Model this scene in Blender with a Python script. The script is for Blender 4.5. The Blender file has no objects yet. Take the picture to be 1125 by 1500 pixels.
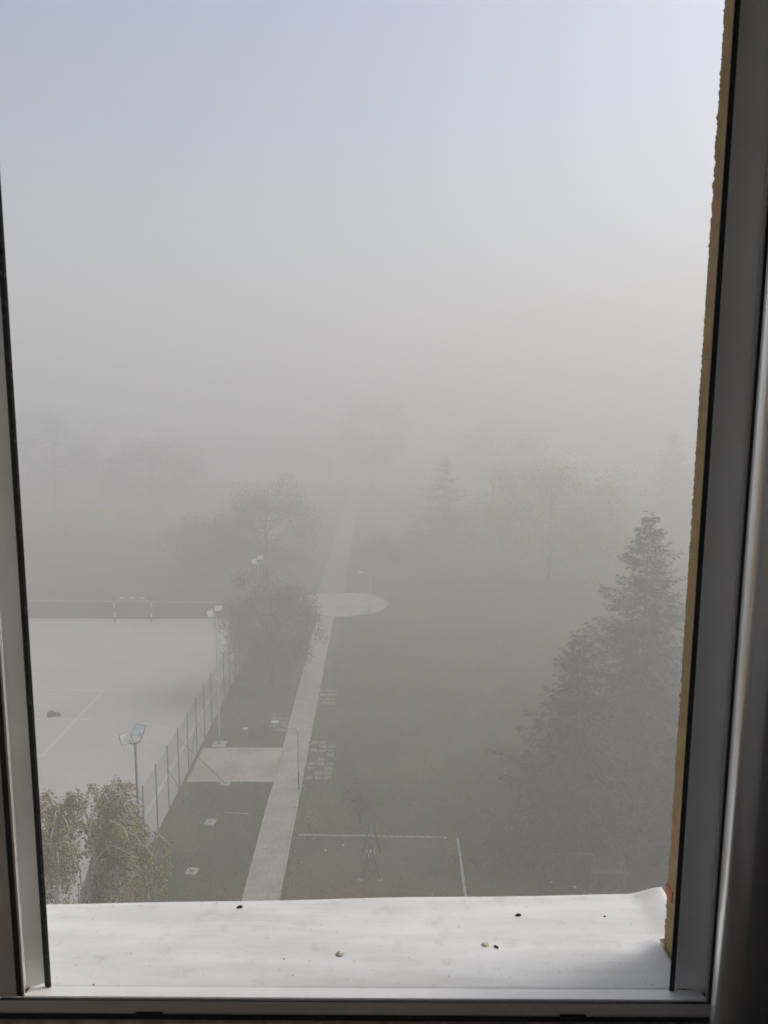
import bpy, math, random
import numpy as np
from mathutils import Vector, Matrix

R = math.radians
scn = bpy.context.scene
COL = scn.collection

# ------------------------------------------------------------------ camera
EYE = Vector((0.0, 0.0, 18.0))
PITCH, ROLL, FPX = R(8.3), 0.006, 1125.0
Fw = Vector((0, math.cos(PITCH), -math.sin(PITCH)))
U0 = Vector((0, math.sin(PITCH), math.cos(PITCH)))
R0 = Vector((1, 0, 0))
Rt = R0 * math.cos(ROLL) + U0 * math.sin(ROLL)
Up = U0 * math.cos(ROLL) - R0 * math.sin(ROLL)

def ray(px, py):
    return Fw + Rt * ((px - 562.5) / FPX) + Up * ((750 - py) / FPX)

def G(px, py, z=0.0):                       # where a line of sight meets a level plane
    d = ray(px, py)
    return EYE + d * ((z - EYE.z) / d.z)

def P(px, py, y):                           # where a line of sight meets an upright plane
    d = ray(px, py)
    return EYE + d * ((y - EYE.y) / d.y)

def HT(px, py, y):                          # height at distance y
    return P(px, py, y).z

cam_d = bpy.data.cameras.new('camera')
cam = bpy.data.objects.new('camera', cam_d)
COL.objects.link(cam)
m = Matrix((Rt, Up, -Fw)).transposed().to_4x4()
m.translation = EYE
cam.matrix_world = m
cam_d.sensor_fit = 'VERTICAL'
cam_d.sensor_height = 24.0
cam_d.sensor_width = 18.0
cam_d.lens = 18.0
cam_d.clip_start = 0.02
cam_d.clip_end = 3000
cam_d.dof.use_dof = True
cam_d.dof.focus_distance = 14.0
cam_d.dof.aperture_fstop = 12.0
scn.camera = cam

# ------------------------------------------------------------------ materials
def mat(name):
    m = bpy.data.materials.new(name)
    m.use_nodes = True
    nt = m.node_tree
    b = nt.nodes['Principled BSDF']
    return m, nt, b

def N(nt, t, **kw):
    n = nt.nodes.new(t)
    for k, v in kw.items():
        setattr(n, k, v)
    return n

def ramp(nt, fac, stops):
    r = N(nt, 'ShaderNodeValToRGB')
    e = r.color_ramp.elements
    while len(e) < len(stops):
        e.new(0.5)
    for el, (p, c) in zip(e, stops):
        el.position = p
        el.color = (*c, 1)
    nt.links.new(fac, r.inputs[0])
    return r.outputs[0]

def noise(nt, scale, detail=4, rough=0.55, coord='Object', stretch=None):
    tc = N(nt, 'ShaderNodeTexCoord')
    src = tc.outputs[coord]
    if stretch:
        mp = N(nt, 'ShaderNodeMapping')
        mp.inputs['Scale'].default_value = stretch
        nt.links.new(src, mp.inputs[0])
        src = mp.outputs[0]
    n = N(nt, 'ShaderNodeTexNoise')
    n.inputs['Scale'].default_value = scale
    n.inputs['Detail'].default_value = detail
    n.inputs['Roughness'].default_value = rough
    nt.links.new(src, n.inputs['Vector'])
    return n.outputs['Fac']

def mixc(nt, fac, a, b, mode='MIX'):
    x = N(nt, 'ShaderNodeMix', data_type='RGBA', blend_type=mode)
    if isinstance(fac, (int, float)):
        x.inputs[0].default_value = fac
    else:
        nt.links.new(fac, x.inputs[0])
    for s, v in ((6, a), (7, b)):
        if isinstance(v, tuple):
            x.inputs[s].default_value = (*v, 1)
        else:
            nt.links.new(v, x.inputs[s])
    return x.outputs[2]

def bump(nt, b, h, strength=0.3, dist=0.02):
    n = N(nt, 'ShaderNodeBump')
    n.inputs['Strength'].default_value = strength
    n.inputs['Distance'].default_value = dist
    nt.links.new(h, n.inputs['Height'])
    nt.links.new(n.outputs[0], b.inputs['Normal'])

def plain(name, c1, c2=None, scale=20, rough=0.6, metal=0.0, spec=0.5, bmp=0.0):
    m, nt, b = mat(name)
    c2 = c2 or tuple(x * 0.75 for x in c1)
    f = noise(nt, scale)
    nt.links.new(ramp(nt, f, [(0.3, c2), (0.7, c1)]), b.inputs['Base Color'])
    b.inputs['Roughness'].default_value = rough
    b.inputs['Metallic'].default_value = metal
    b.inputs['Specular IOR Level'].default_value = spec
    if bmp:
        bump(nt, b, f, bmp, 0.01)
    return m

def foliage(name, stops, transl=0.25):
    m, nt, b = mat(name)
    g = N(nt, 'ShaderNodeNewGeometry')
    n = noise(nt, 0.55, 2)
    a = N(nt, 'ShaderNodeMath', operation='MULTIPLY_ADD')
    nt.links.new(n, a.inputs[0])
    a.inputs[1].default_value = 0.7
    a.inputs[2].default_value = -0.35
    s = N(nt, 'ShaderNodeMath', operation='ADD', use_clamp=True)
    nt.links.new(a.outputs[0], s.inputs[0])
    nt.links.new(g.outputs['Random Per Island'], s.inputs[1])
    c = ramp(nt, s.outputs[0], stops)
    nt.links.new(c, b.inputs['Base Color'])
    b.inputs['Roughness'].default_value = 0.6
    b.inputs['Specular IOR Level'].default_value = 0.3
    t = N(nt, 'ShaderNodeBsdfTranslucent')
    nt.links.new(c, t.inputs[0])
    mx = N(nt, 'ShaderNodeMixShader')
    mx.inputs[0].default_value = transl
    nt.links.new(b.outputs[0], mx.inputs[1])
    nt.links.new(t.outputs[0], mx.inputs[2])
    nt.links.new(mx.outputs[0], nt.nodes['Material Output'].inputs['Surface'])
    return m

def ground_mat(name, stops, patch, patch_scale, fine=9.0, fac=(0.45, 0.62), rough=0.95, mottle=0.8):
    m, nt, b = mat(name)
    f = noise(nt, fine, 6, 0.7)
    c = ramp(nt, f, stops)
    p = ramp(nt, noise(nt, patch_scale, 5, 0.6), [(fac[0], (0, 0, 0)), (fac[1], (1, 1, 1))])
    c = mixc(nt, p, c, patch)
    sp = ramp(nt, noise(nt, 11, 3, 0.6), [(0.34, (0.40, 0.42, 0.40)), (0.52, (1, 1, 1)), (0.68, (1.6, 1.5, 1.3))])
    c = mixc(nt, mottle, c, sp, 'MULTIPLY')
    nt.links.new(c, b.inputs['Base Color'])
    b.inputs['Roughness'].default_value = rough
    b.inputs['Specular IOR Level'].default_value = 0.125
    bump(nt, b, f, 0.6, 0.05)
    return m

M = {}
M['lawn'] = ground_mat('lawn grass', [(0.25, (0.020, 0.033, 0.004)), (0.5, (0.040, 0.058, 0.007)), (0.75, (0.078, 0.095, 0.014))], (0.112, 0.094, 0.022), 0.22)
M['earth'] = ground_mat('worn earth', [(0.25, (0.070, 0.047, 0.022)), (0.5, (0.125, 0.084, 0.038)), (0.75, (0.18, 0.124, 0.060))], (0.044, 0.056, 0.010), 0.42, fac=(0.5, 0.66))
M['leafy'] = ground_mat('leaf strewn earth', [(0.25, (0.06, 0.042, 0.030)), (0.5, (0.12, 0.075, 0.055)), (0.75, (0.17, 0.11, 0.08))], (0.055, 0.056, 0.030), 0.5, fac=(0.5, 0.6))
M['court'] = ground_mat('court asphalt', [(0.3, (0.50, 0.47, 0.44)), (0.5, (0.55, 0.52, 0.485)), (0.75, (0.59, 0.56, 0.52))], (0.47, 0.44, 0.41), 0.15, fine=2.0, fac=(0.45, 0.7), mottle=0.10)
M['sand'] = ground_mat('pale sandy paving', [(0.3, (0.41, 0.37, 0.31)), (0.5, (0.46, 0.42, 0.355)), (0.75, (0.52, 0.475, 0.40))], (0.34, 0.30, 0.25), 0.5, fine=3.0, mottle=0.2)

def slab_mat(name, c1, c2, mortar, bw, bh):
    m, nt, b = mat(name)
    tc = N(nt, 'ShaderNodeTexCoord')
    br = N(nt, 'ShaderNodeTexBrick')
    br.offset = 0.5
    br.inputs['Scale'].default_value = 1.0
    br.inputs['Mortar Size'].default_value = 0.012
    br.inputs['Brick Width'].default_value = bw
    br.inputs['Row Height'].default_value = bh
    br.inputs['Color1'].default_value = (*c1, 1)
    br.inputs['Color2'].default_value = (*c2, 1)
    br.inputs['Mortar'].default_value = (*mortar, 1)
    nt.links.new(tc.outputs['Object'], br.inputs[0])
    st = ramp(nt, noise(nt, 1.3, 6, 0.65), [(0.3, (0.72, 0.70, 0.66)), (0.6, (1, 1, 1))])
    nt.links.new(mixc(nt, 1.0, br.outputs[0], st, 'MULTIPLY'), b.inputs['Base Color'])
    b.inputs['Roughness'].default_value = 0.9
    bump(nt, b, noise(nt, 30), 0.3, 0.01)
    return m
M['far_gravel'] = plain('trodden gravel', (0.24, 0.215, 0.18), (0.15, 0.14, 0.11), 0.8, 0.95)
M['path'] = slab_mat('path slabs', (0.46, 0.42, 0.38), (0.42, 0.385, 0.352), (0.30, 0.27, 0.24), 0.4, 0.4)
M['kerb'] = plain('kerb concrete', (0.55, 0.53, 0.47), (0.32, 0.30, 0.26), 3, 0.9)
M['line'] = plain('court paint', (0.82, 0.81, 0.78), (0.62, 0.61, 0.58), 4, 0.8)
M['slab'] = plain('old paving slab', (0.30, 0.27, 0.235), (0.17, 0.15, 0.125), 5, 0.9)
M['concrete'] = plain('concrete footing', (0.46, 0.45, 0.41), (0.32, 0.31, 0.28), 8, 0.9)
M['white_scrap'] = plain('white litter', (0.8, 0.8, 0.78), (0.6, 0.6, 0.58), 9, 0.6)
M['galv'] = plain('galvanised steel', (0.10, 0.105, 0.11), (0.07, 0.075, 0.08), 6, 0.55, 0.4)
M['fencepost'] = plain('painted fence steel', (0.15, 0.155, 0.158), (0.11, 0.113, 0.116), 6, 0.6, 0.2)
M['pole'] = plain('pale painted pole', (0.50, 0.50, 0.48), (0.38, 0.38, 0.36), 3, 0.55)
M['darkpole'] = plain('grey painted pole', (0.16, 0.165, 0.165), (0.11, 0.115, 0.115), 3, 0.55)
M['lamp_housing'] = plain('lamp housing', (0.33, 0.35, 0.35), (0.25, 0.26, 0.26), 5, 0.5)
M['lamp_glass'] = plain('lamp glass', (0.55, 0.68, 0.70), (0.45, 0.60, 0.63), 3, 0.15)
M['lamp_white'] = plain('lamp white', (0.78, 0.78, 0.76), (0.66, 0.66, 0.64), 3, 0.4)
M['swing'] = plain('dark swing steel', (0.030, 0.034, 0.038), (0.022, 0.024, 0.026), 8, 0.5)
M['net'] = plain('net cord', (0.25, 0.25, 0.24), (0.18, 0.18, 0.17), 8, 0.9)
M['black'] = plain('black rubber', (0.010, 0.0095, 0.012), (0.006, 0.006, 0.007), 60, 0.55)
M['goal_dark'] = plain('goal dark paint', (0.025, 0.025, 0.027), (0.018, 0.018, 0.02), 8, 0.5)
M['goal_white'] = plain('goal white paint', (0.80, 0.80, 0.78), (0.7, 0.7, 0.68), 8, 0.5)
M['wallgrey'] = plain('end wall render', (0.13, 0.115, 0.105), (0.075, 0.07, 0.066), 0.35, 0.9)
M['wallred'] = plain('end wall red paint', (0.22, 0.10, 0.085), (0.15, 0.085, 0.075), 0.3, 0.9)
M['coping'] = plain('wall coping', (0.34, 0.34, 0.32), (0.24, 0.24, 0.22), 2, 0.9)
M['bundle'] = plain('dark cloth', (0.055, 0.053, 0.052), (0.035, 0.034, 0.034), 6, 0.95)
M['orange'] = plain('orange plastic', (0.62, 0.17, 0.06), (0.5, 0.13, 0.05), 6, 0.5)
M['bark'] = plain('dark bark', (0.075, 0.058, 0.045), (0.035, 0.028, 0.022), 6, 0.95)
M['wood'] = plain('weathered wood', (0.13, 0.11, 0.09), (0.08, 0.07, 0.055), 6, 0.9)
M['twig'] = plain('bare twig', (0.06, 0.05, 0.04), (0.04, 0.032, 0.026), 12, 0.9)

def birch_bark():
    m, nt, b = mat('birch bark')
    f = noise(nt, 5, 5, 0.6, stretch=(1, 1, 5))
    nt.links.new(ramp(nt, f, [(0.28, (0.06, 0.055, 0.05)), (0.36, (0.62, 0.59, 0.53)), (0.8, (0.80, 0.77, 0.70))]), b.inputs['Base Color'])
    b.inputs['Roughness'].default_value = 0.8
    return m
M['birch'] = birch_bark()
M['birch_leaf'] = foliage('birch leaves', [(0.0, (0.045, 0.044, 0.006)), (0.30, (0.15, 0.125, 0.008)), (0.55, (0.30, 0.235, 0.015)), (0.80, (0.44, 0.345, 0.035)), (0.94, (0.50, 0.44, 0.17)), (1.0, (0.75, 0.70, 0.45))], 0.35)
M['spruce'] = foliage('spruce needles', [(0.0, (0.016, 0.021, 0.018)), (0.45, (0.024, 0.031, 0.025)), (0.75, (0.050, 0.060, 0.048)), (0.92, (0.085, 0.096, 0.08)), (1.0, (0.15, 0.16, 0.14))], 0.1)
M['fir_dark'] = foliage('dark needles', [(0.0, (0.015, 0.02, 0.016)), (0.6, (0.03, 0.038, 0.03)), (1.0, (0.06, 0.068, 0.052))], 0.1)
M['plum'] = foliage('plum red leaves', [(0.0, (0.11, 0.038, 0.036)), (0.5, (0.21, 0.066, 0.058)), (0.85, (0.31, 0.11, 0.09)), (1.0, (0.40, 0.19, 0.14))], 0.25)
M['plum_grey'] = foliage('dull red leaves', [(0.0, (0.08, 0.04, 0.036)), (0.5, (0.15, 0.068, 0.056)), (1.0, (0.24, 0.12, 0.09))], 0.25)
M['autumn'] = foliage('amber leaves', [(0.0, (0.24, 0.19, 0.03)), (0.4, (0.42, 0.31, 0.04)), (0.75, (0.58, 0.38, 0.05)), (1.0, (0.70, 0.42, 0.07))], 0.3)
M['olive'] = foliage('olive leaves', [(0.0, (0.045, 0.05, 0.02)), (0.6, (0.10, 0.095, 0.035)), (1.0, (0.19, 0.15, 0.05))], 0.3)
M['green'] = foliage('dark green leaves', [(0.0, (0.022, 0.03, 0.014)), (0.6, (0.045, 0.055, 0.025)), (1.0, (0.08, 0.085, 0.035))], 0.25)
M['rust_leaf'] = foliage('fading red leaves', [(0.0, (0.075, 0.036, 0.026)), (0.5, (0.14, 0.068, 0.048)), (1.0, (0.26, 0.15, 0.10))], 0.25)
M['fallen'] = foliage('fallen leaves', [(0.0, (0.14, 0.08, 0.045)), (0.5, (0.26, 0.15, 0.08)), (0.85, (0.40, 0.27, 0.14)), (1.0, (0.55, 0.47, 0.32))], 0.0)
M['blade'] = foliage('grass blades', [(0.0, (0.040, 0.056, 0.007)), (0.6, (0.066, 0.084, 0.012)), (1.0, (0.16, 0.145, 0.035))], 0.2)
M['yellow'] = foliage('yellow twig leaves', [(0.0, (0.20, 0.19, 0.04)), (1.0, (0.42, 0.38, 0.12))], 0.3)

def pvc(name, base=0.62, tint=(1, 1, 1), rough=0.38, metal=0.0):
    m, nt, b = mat(name)
    f = noise(nt, 6, 6, 0.6)
    c = tuple(base * t for t in tint)
    d = tuple(base * 0.86 * t for t in tint)
    nt.links.new(ramp(nt, f, [(0.3, d), (0.6, c)]), b.inputs['Base Color'])
    b.inputs['Roughness'].default_value = rough
    b.inputs['Metallic'].default_value = metal
    bump(nt, b, noise(nt, 180, 3), 0.06, 0.001)
    return m
M['pvc'] = pvc('window plastic', 0.88, (0.95, 0.98, 1.0))
M['alu'] = pvc('satin sash metal', 0.86, (0.98, 0.99, 1.0), 0.26, 0.8)
M['pvc_left'] = pvc('left jamb plastic', 0.80, (1.0, 0.99, 0.96))  # jamb plastic copied slightly darker, to tone down light on the left jamb
M['pvc_white'] = pvc('white window plastic', 0.86, (0.99, 1.0, 1.0), 0.25)
M['pvc_in'] = pvc('window plastic room side', 0.55, (0.97, 0.98, 1.0), 0.3)

def gritty():
    m, nt, b = mat('gritty seal')
    f = noise(nt, 90, 5, 0.7)
    nt.links.new(ramp(nt, f, [(0.45, (0.010, 0.009, 0.009)), (0.62, (0.035, 0.032, 0.03)), (0.72, (0.22, 0.20, 0.18))]), b.inputs['Base Color'])
    b.inputs['Roughness'].default_value = 0.8
    bump(nt, b, f, 0.6, 0.002)
    return m
M['gritty'] = gritty()

def ledge_mat():
    m, nt, b = mat('white ledge paint')
    big = ramp(nt, noise(nt, 5, 6, 0.6, stretch=(1, 1, 1)), [(0.3, (0.73, 0.75, 0.745)), (0.6, (0.80, 0.82, 0.815))])
    grime = ramp(nt, noise(nt, 26, 6, 0.7), [(0.55, (1, 1, 1)), (0.75, (0.74, 0.72, 0.68))])
    strk = ramp(nt, noise(nt, 7, 5, 0.6, stretch=(0.6, 3.5, 1)), [(0.35, (0.86, 0.855, 0.84)), (0.6, (1, 1, 1))])
    big = mixc(nt, 1.0, big, strk, 'MULTIPLY')
    speck = ramp(nt, noise(nt, 140, 2, 0.5), [(0.705, (1, 1, 1)), (0.76, (0.45, 0.43, 0.39))])
    c = mixc(nt, 0.7, big, grime, 'MULTIPLY')
    c = mixc(nt, 0.8, c, speck, 'MULTIPLY')
    nt.links.new(c, b.inputs['Base Color'])
    b.inputs['Roughness'].default_value = 0.42
    bump(nt, b, noise(nt, 9, 3), 0.25, 0.004)
    return m
M['ledge'] = ledge_mat()

def plaster(name, a, b_, sc=35):
    m, nt, b = mat(name)
    f = noise(nt, sc, 6, 0.65)
    g = noise(nt, 4, 4)
    c = ramp(nt, f, [(0.3, b_), (0.7, a)])
    c = mixc(nt, 0.5, c, ramp(nt, g, [(0.3, (0.6, 0.55, 0.5)), (0.7, (1, 1, 1))]), 'MULTIPLY')
    nt.links.new(c, b.inputs['Base Color'])
    b.inputs['Roughness'].default_value = 0.95
    bump(nt, b, noise(nt, 160, 4, 0.7), 0.7, 0.004)
    return m
M['ochre'] = plaster('ochre plaster', (0.62, 0.44, 0.21), (0.46, 0.31, 0.15))
M['room'] = plaster('room plaster', (0.80, 0.80, 0.80), (0.77, 0.77, 0.77), 3)
M['board'] = plain('brown speckled board', (0.11, 0.08, 0.07), (0.035, 0.026, 0.024), 60, 0.5)
M['roomfloor'] = plain('room floor', (0.42, 0.41, 0.40), (0.36, 0.35, 0.34), 4, 0.6)
M['house'] = plain('pale house render', (0.62, 0.60, 0.56), (0.5, 0.48, 0.45), 0.3, 0.9)
M['roof'] = plain('dull roof', (0.40, 0.39, 0.37), (0.32, 0.31, 0.30), 0.8, 0.9)
M['rust'] = plain('rusty screw head', (0.52, 0.46, 0.37), (0.34, 0.28, 0.21), 150, 0.7)
M['crumb'] = plain('dry dark dirt', (0.035, 0.03, 0.026), (0.018, 0.015, 0.013), 300, 0.95)

# ------------------------------------------------------------------ mesh helpers
class MB:
    def __init__(self):
        self.v, self.f, self.mi, self.sm = [], [], [], []

    def add(self, vs, fs, mi=0, smooth=False):
        o = len(self.v)
        self.v.extend([tuple(p) for p in vs])
        for f in fs:
            self.f.append(tuple(i + o for i in f))
            self.mi.append(mi)
            self.sm.append(smooth)

    def box(self, a, b, mi=0):
        x0, y0, z0 = a
        x1, y1, z1 = b
        vs = [(x0, y0, z0), (x1, y0, z0), (x1, y1, z0), (x0, y1, z0), (x0, y0, z1), (x1, y0, z1), (x1, y1, z1), (x0, y1, z1)]
        self.add(vs, [(0, 3, 2, 1), (4, 5, 6, 7), (0, 1, 5, 4), (1, 2, 6, 5), (2, 3, 7, 6), (3, 0, 4, 7)], mi)

    def tube(self, pts, rad, n=8, mi=0, cap=True):
        pts = [Vector(p) for p in pts]
        if isinstance(rad, (int, float)):
            rad = [rad] * len(pts)
        vs, fs = [], []
        ref = None
        for i, p in enumerate(pts):
            t = (pts[min(i + 1, len(pts) - 1)] - pts[max(i - 1, 0)])
            if t.length < 1e-9:
                t = Vector((0, 0, 1))
            t.normalize()
            if ref is None:
                ref = Vector((1, 0, 0)) if abs(t.x) < 0.8 else Vector((0, 1, 0))
            a = (ref - t * ref.dot(t)).normalized()
            ref = a
            b = t.cross(a)
            for k in range(n):
                w = 2 * math.pi * k / n
                vs.append(p + (a * math.cos(w) + b * math.sin(w)) * rad[i])
        for i in range(len(pts) - 1):
            for k in range(n):
                k2 = (k + 1) % n
                fs.append((i * n + k, i * n + k2, (i + 1) * n + k2, (i + 1) * n + k))
        if cap:
            fs.append(tuple(range(n - 1, -1, -1)))
            fs.append(tuple((len(pts) - 1) * n + k for k in range(n)))
        self.add(vs, fs, mi, n > 4)

    def prism(self, poly, z0, z1, mi=0, axis='z'):     # poly counter-clockwise
        n = len(poly)
        if axis == 'z':
            vs = [(x, y, z0) for x, y in poly] + [(x, y, z1) for x, y in poly]
        else:                                           # along x, poly is (y, z)
            vs = [(z0, y, z) for y, z in poly] + [(z1, y, z) for y, z in poly]
        fs = [tuple(range(n - 1, -1, -1)), tuple(range(n, 2 * n))]
        fs += [(i, (i + 1) % n, n + (i + 1) % n, n + i) for i in range(n)]
        self.add(vs, fs, mi)

    def build(self, name, mats, parent=None, loc=None):
        me = bpy.data.meshes.new(name)
        me.from_pydata(self.v, [], self.f)
        if not isinstance(mats, (list, tuple)):
            mats = [mats]
        for q in mats:
            me.materials.append(q)
        me.polygons.foreach_set('material_index', self.mi)
        me.polygons.foreach_set('use_smooth', self.sm)
        me.update()
        return link(name, me, parent, loc)

def link(name, me, parent=None, loc=None):
    o = bpy.data.objects.new(name, me)
    COL.objects.link(o)
    if parent:
        o.parent = parent
    if loc is not None:
        o.location = loc
    return o

def quads(name, V, material, parent=None, loc=None):    # V: (n, 4, 3) array of loose quads
    n = len(V)
    me = bpy.data.meshes.new(name)
    me.vertices.add(n * 4)
    me.vertices.foreach_set('co', np.ascontiguousarray(V, dtype=np.float32).ravel())
    me.loops.add(n * 4)
    me.loops.foreach_set('vertex_index', np.arange(n * 4, dtype=np.int32))
    me.polygons.add(n)
    me.polygons.foreach_set('loop_start', np.arange(0, n * 4, 4, dtype=np.int32))
    me.materials.append(material)
    me.update(calc_edges=True)
    me.validate()
    return link(name, me, parent, loc)

def thing(name, label, cat, loc=(0, 0, 0), rz=0.0, group=None):
    o = bpy.data.objects.new(name, None)
    COL.objects.link(o)
    o.empty_display_size = 0.2
    o.location = loc
    o.rotation_euler = (0, 0, rz)
    return tag(o, label, cat, group)

def tag(o, label, cat, group=None):
    o['label'] = label
    o['category'] = cat
    if group:
        o['group'] = group
    return o

def struct(o, kind='structure'):
    o['kind'] = kind
    return o

def copy_tree(o, parent=None):
    c = o.copy()
    COL.objects.link(c)
    c.parent = parent
    for ch in o.children:
        copy_tree(ch, c)
    return c

def unit(a):
    return a / np.maximum(np.linalg.norm(a, axis=-1, keepdims=True), 1e-9)

def leaf_quads(rs, pts, size, aspect=0.6, droop=0.0, axis=None):
    n = len(pts)
    d = rs.normal(size=(n, 3))
    if axis is not None:
        d = d * 0.5 + axis
    d[:, 2] -= droop
    d = unit(d)
    w = unit(np.cross(d, rs.normal(size=(n, 3))))
    s = (size * rs.uniform(0.6, 1.3, n))[:, None]
    a = pts
    b = pts + d * s * 0.45 + w * s * aspect * 0.5
    c = pts + d * s
    e = pts + d * s * 0.5 - w * s * aspect * 0.5
    return np.stack([a, b, c, e], 1)

# ------------------------------------------------------------------ trees
def broad_tree(name, label, cat, base, height, rad, n_leaf, leaf, material, seed, crown_low=0.25, group=None, rz=1.0, clumps=70, bark='bark', lean=0.0, spread=0.16):
    rs = np.random.RandomState(seed)
    rnd = random.Random(seed)
    t = thing(name, label, cat, base, 0, group)
    mb = MB()
    z0 = height * crown_low
    tr = max(0.03, height * 0.011)
    tp = [(0, 0, -0.1), (lean * 0.3, 0.05, height * 0.3), (lean * 0.6, -0.05, height * 0.55), (lean, 0.0, height * 0.85)]
    mb.tube(tp, [tr * 1.25, tr, tr * 0.7, tr * 0.25], 8)
    cz = (z0 + height) * 0.5
    hz = (height - z0) * 0.5
    cs = []
    for i in range(clumps):
        d = unit(rs.normal(size=3))
        r = rs.uniform(0.35, 1.0) ** 0.6 * rs.uniform(0.78, 1.1)
        c = np.array([d[0] * rad * r + lean * 0.6, d[1] * rad * r, cz + d[2] * hz * r * (1.0)])
        cs.append(c)
        if i < 34:
            s = Vector((lean * 0.5, 0, rnd.uniform(height * 0.22, height * 0.7)))
            s.z = min(s.z, c[2])
            e = Vector(c)
            mid = s.lerp(e, 0.5) + Vector((rnd.uniform(-.2, .2), rnd.uniform(-.2, .2), rnd.uniform(0, .3)))
            mb.tube([s, mid, e], [tr * 0.4, tr * 0.22, tr * 0.06], 5)
    mb.build('trunk', M[bark], t)
    cs = np.array(cs)
    k = rs.randint(0, len(cs), n_leaf)
    sd = rad * spread * rs.uniform(0.6, 1.3, len(cs))
    pts = cs[k] + np.clip(rs.normal(size=(n_leaf, 3)), -1.6, 1.6) * sd[k][:, None] * np.array([1, 1, 0.75])
    pts = pts[pts[:, 2] > 0.15]
    quads('crown', leaf_quads(rs, pts, leaf, 0.62, 0.3), material, t)
    return t

def spruce_tree(label, base, height, rad, seed, twig=0.36, step=0.26, nb=10, dens=30.0, material='spruce', group=None, name='spruce_tree', low=0.04):
    rs = np.random.RandomState(seed)
    t = thing(name, label, 'tree', base, 0, group)
    mb = MB()
    tr = height * 0.007
    mb.tube([(0, 0, -0.1), (0, 0, height * 0.5), (0, 0, height * 0.97)], [tr, tr * 0.6, 0.012], 8)
    Q = []
    z = height * low
    while z < height * 0.985:
        f = z / height
        prof = (1 - f) ** 0.95
        nbr = max(4, int(nb * (0.55 + 0.45 * prof) + rs.uniform(0, 1.5)))
        a0 = rs.uniform(0, 6.28)
        wsc = rs.uniform(0.74, 1.12)
        for k in range(nbr):
            if f < 0.85 and rs.uniform() < 0.10:
                continue
            az = a0 + 6.283 * k / nbr + rs.uniform(-0.35, 0.35)
            lobe = 1 + 0.13 * math.sin(2 * az + seed) + 0.10 * math.sin(3 * az + 2.3 * seed + 4 * f)
            L = rad * prof * wsc * lobe * rs.uniform(0.60, 1.14) * (1.22 if rs.uniform() < 0.08 else 1.0) + 0.07
            zz = z + rs.uniform(-0.2, 0.2)
            dirv = np.array([math.cos(az), math.sin(az), 0])
            side = np.array([-math.sin(az), math.cos(az), 0])
            rise = (0.35 if f > 0.8 else 0.0)
            drop = L * (0.42 * (1 - f) + 0.05)
            def pos(s):
                return dirv * (L * s)[:, None] + np.array([0, 0, 1.0]) * (zz + rise * L * s - drop * np.sin(s * 1.9) + 0.13 * L * s ** 3)[:, None]
            n = max(5, int(L * dens * 2.0))
            s = rs.uniform(0.0, 1.0, n) ** 0.7
            p = pos(s)
            sg = np.where(rs.uniform(size=n) < 0.5, -1, 1)[:, None]
            spreadw = (0.30 * L * (1.05 - s) * rs.uniform(0.0, 1.0, n))[:, None]
            p = p + side * sg * spreadw
            p[:, 2] -= spreadw[:, 0] * 0.35 + rs.uniform(0, 0.16, n) * min(1.0, L / 2)
            ax = dirv * 0.9 + side * sg * 0.8 + np.array([0, 0, -0.42])
            Q.append(leaf_quads(rs, p, twig * (0.55 + 0.45 * prof), 0.13, 0.24, unit(ax) * 2.2))
            if L > 0.6:
                q = pos(np.linspace(0.02, 0.92, 4))
                mb.tube([Vector(x) for x in q], [0.03 * prof + 0.008, 0.02 * prof + .006, .012 * prof + .005, .004], 4)
        z += step * (0.55 + 0.6 * prof)
    mb.build('trunk', M['bark'], t)
    quads('crown', np.concatenate(Q), M[material], t)
    return t

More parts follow.
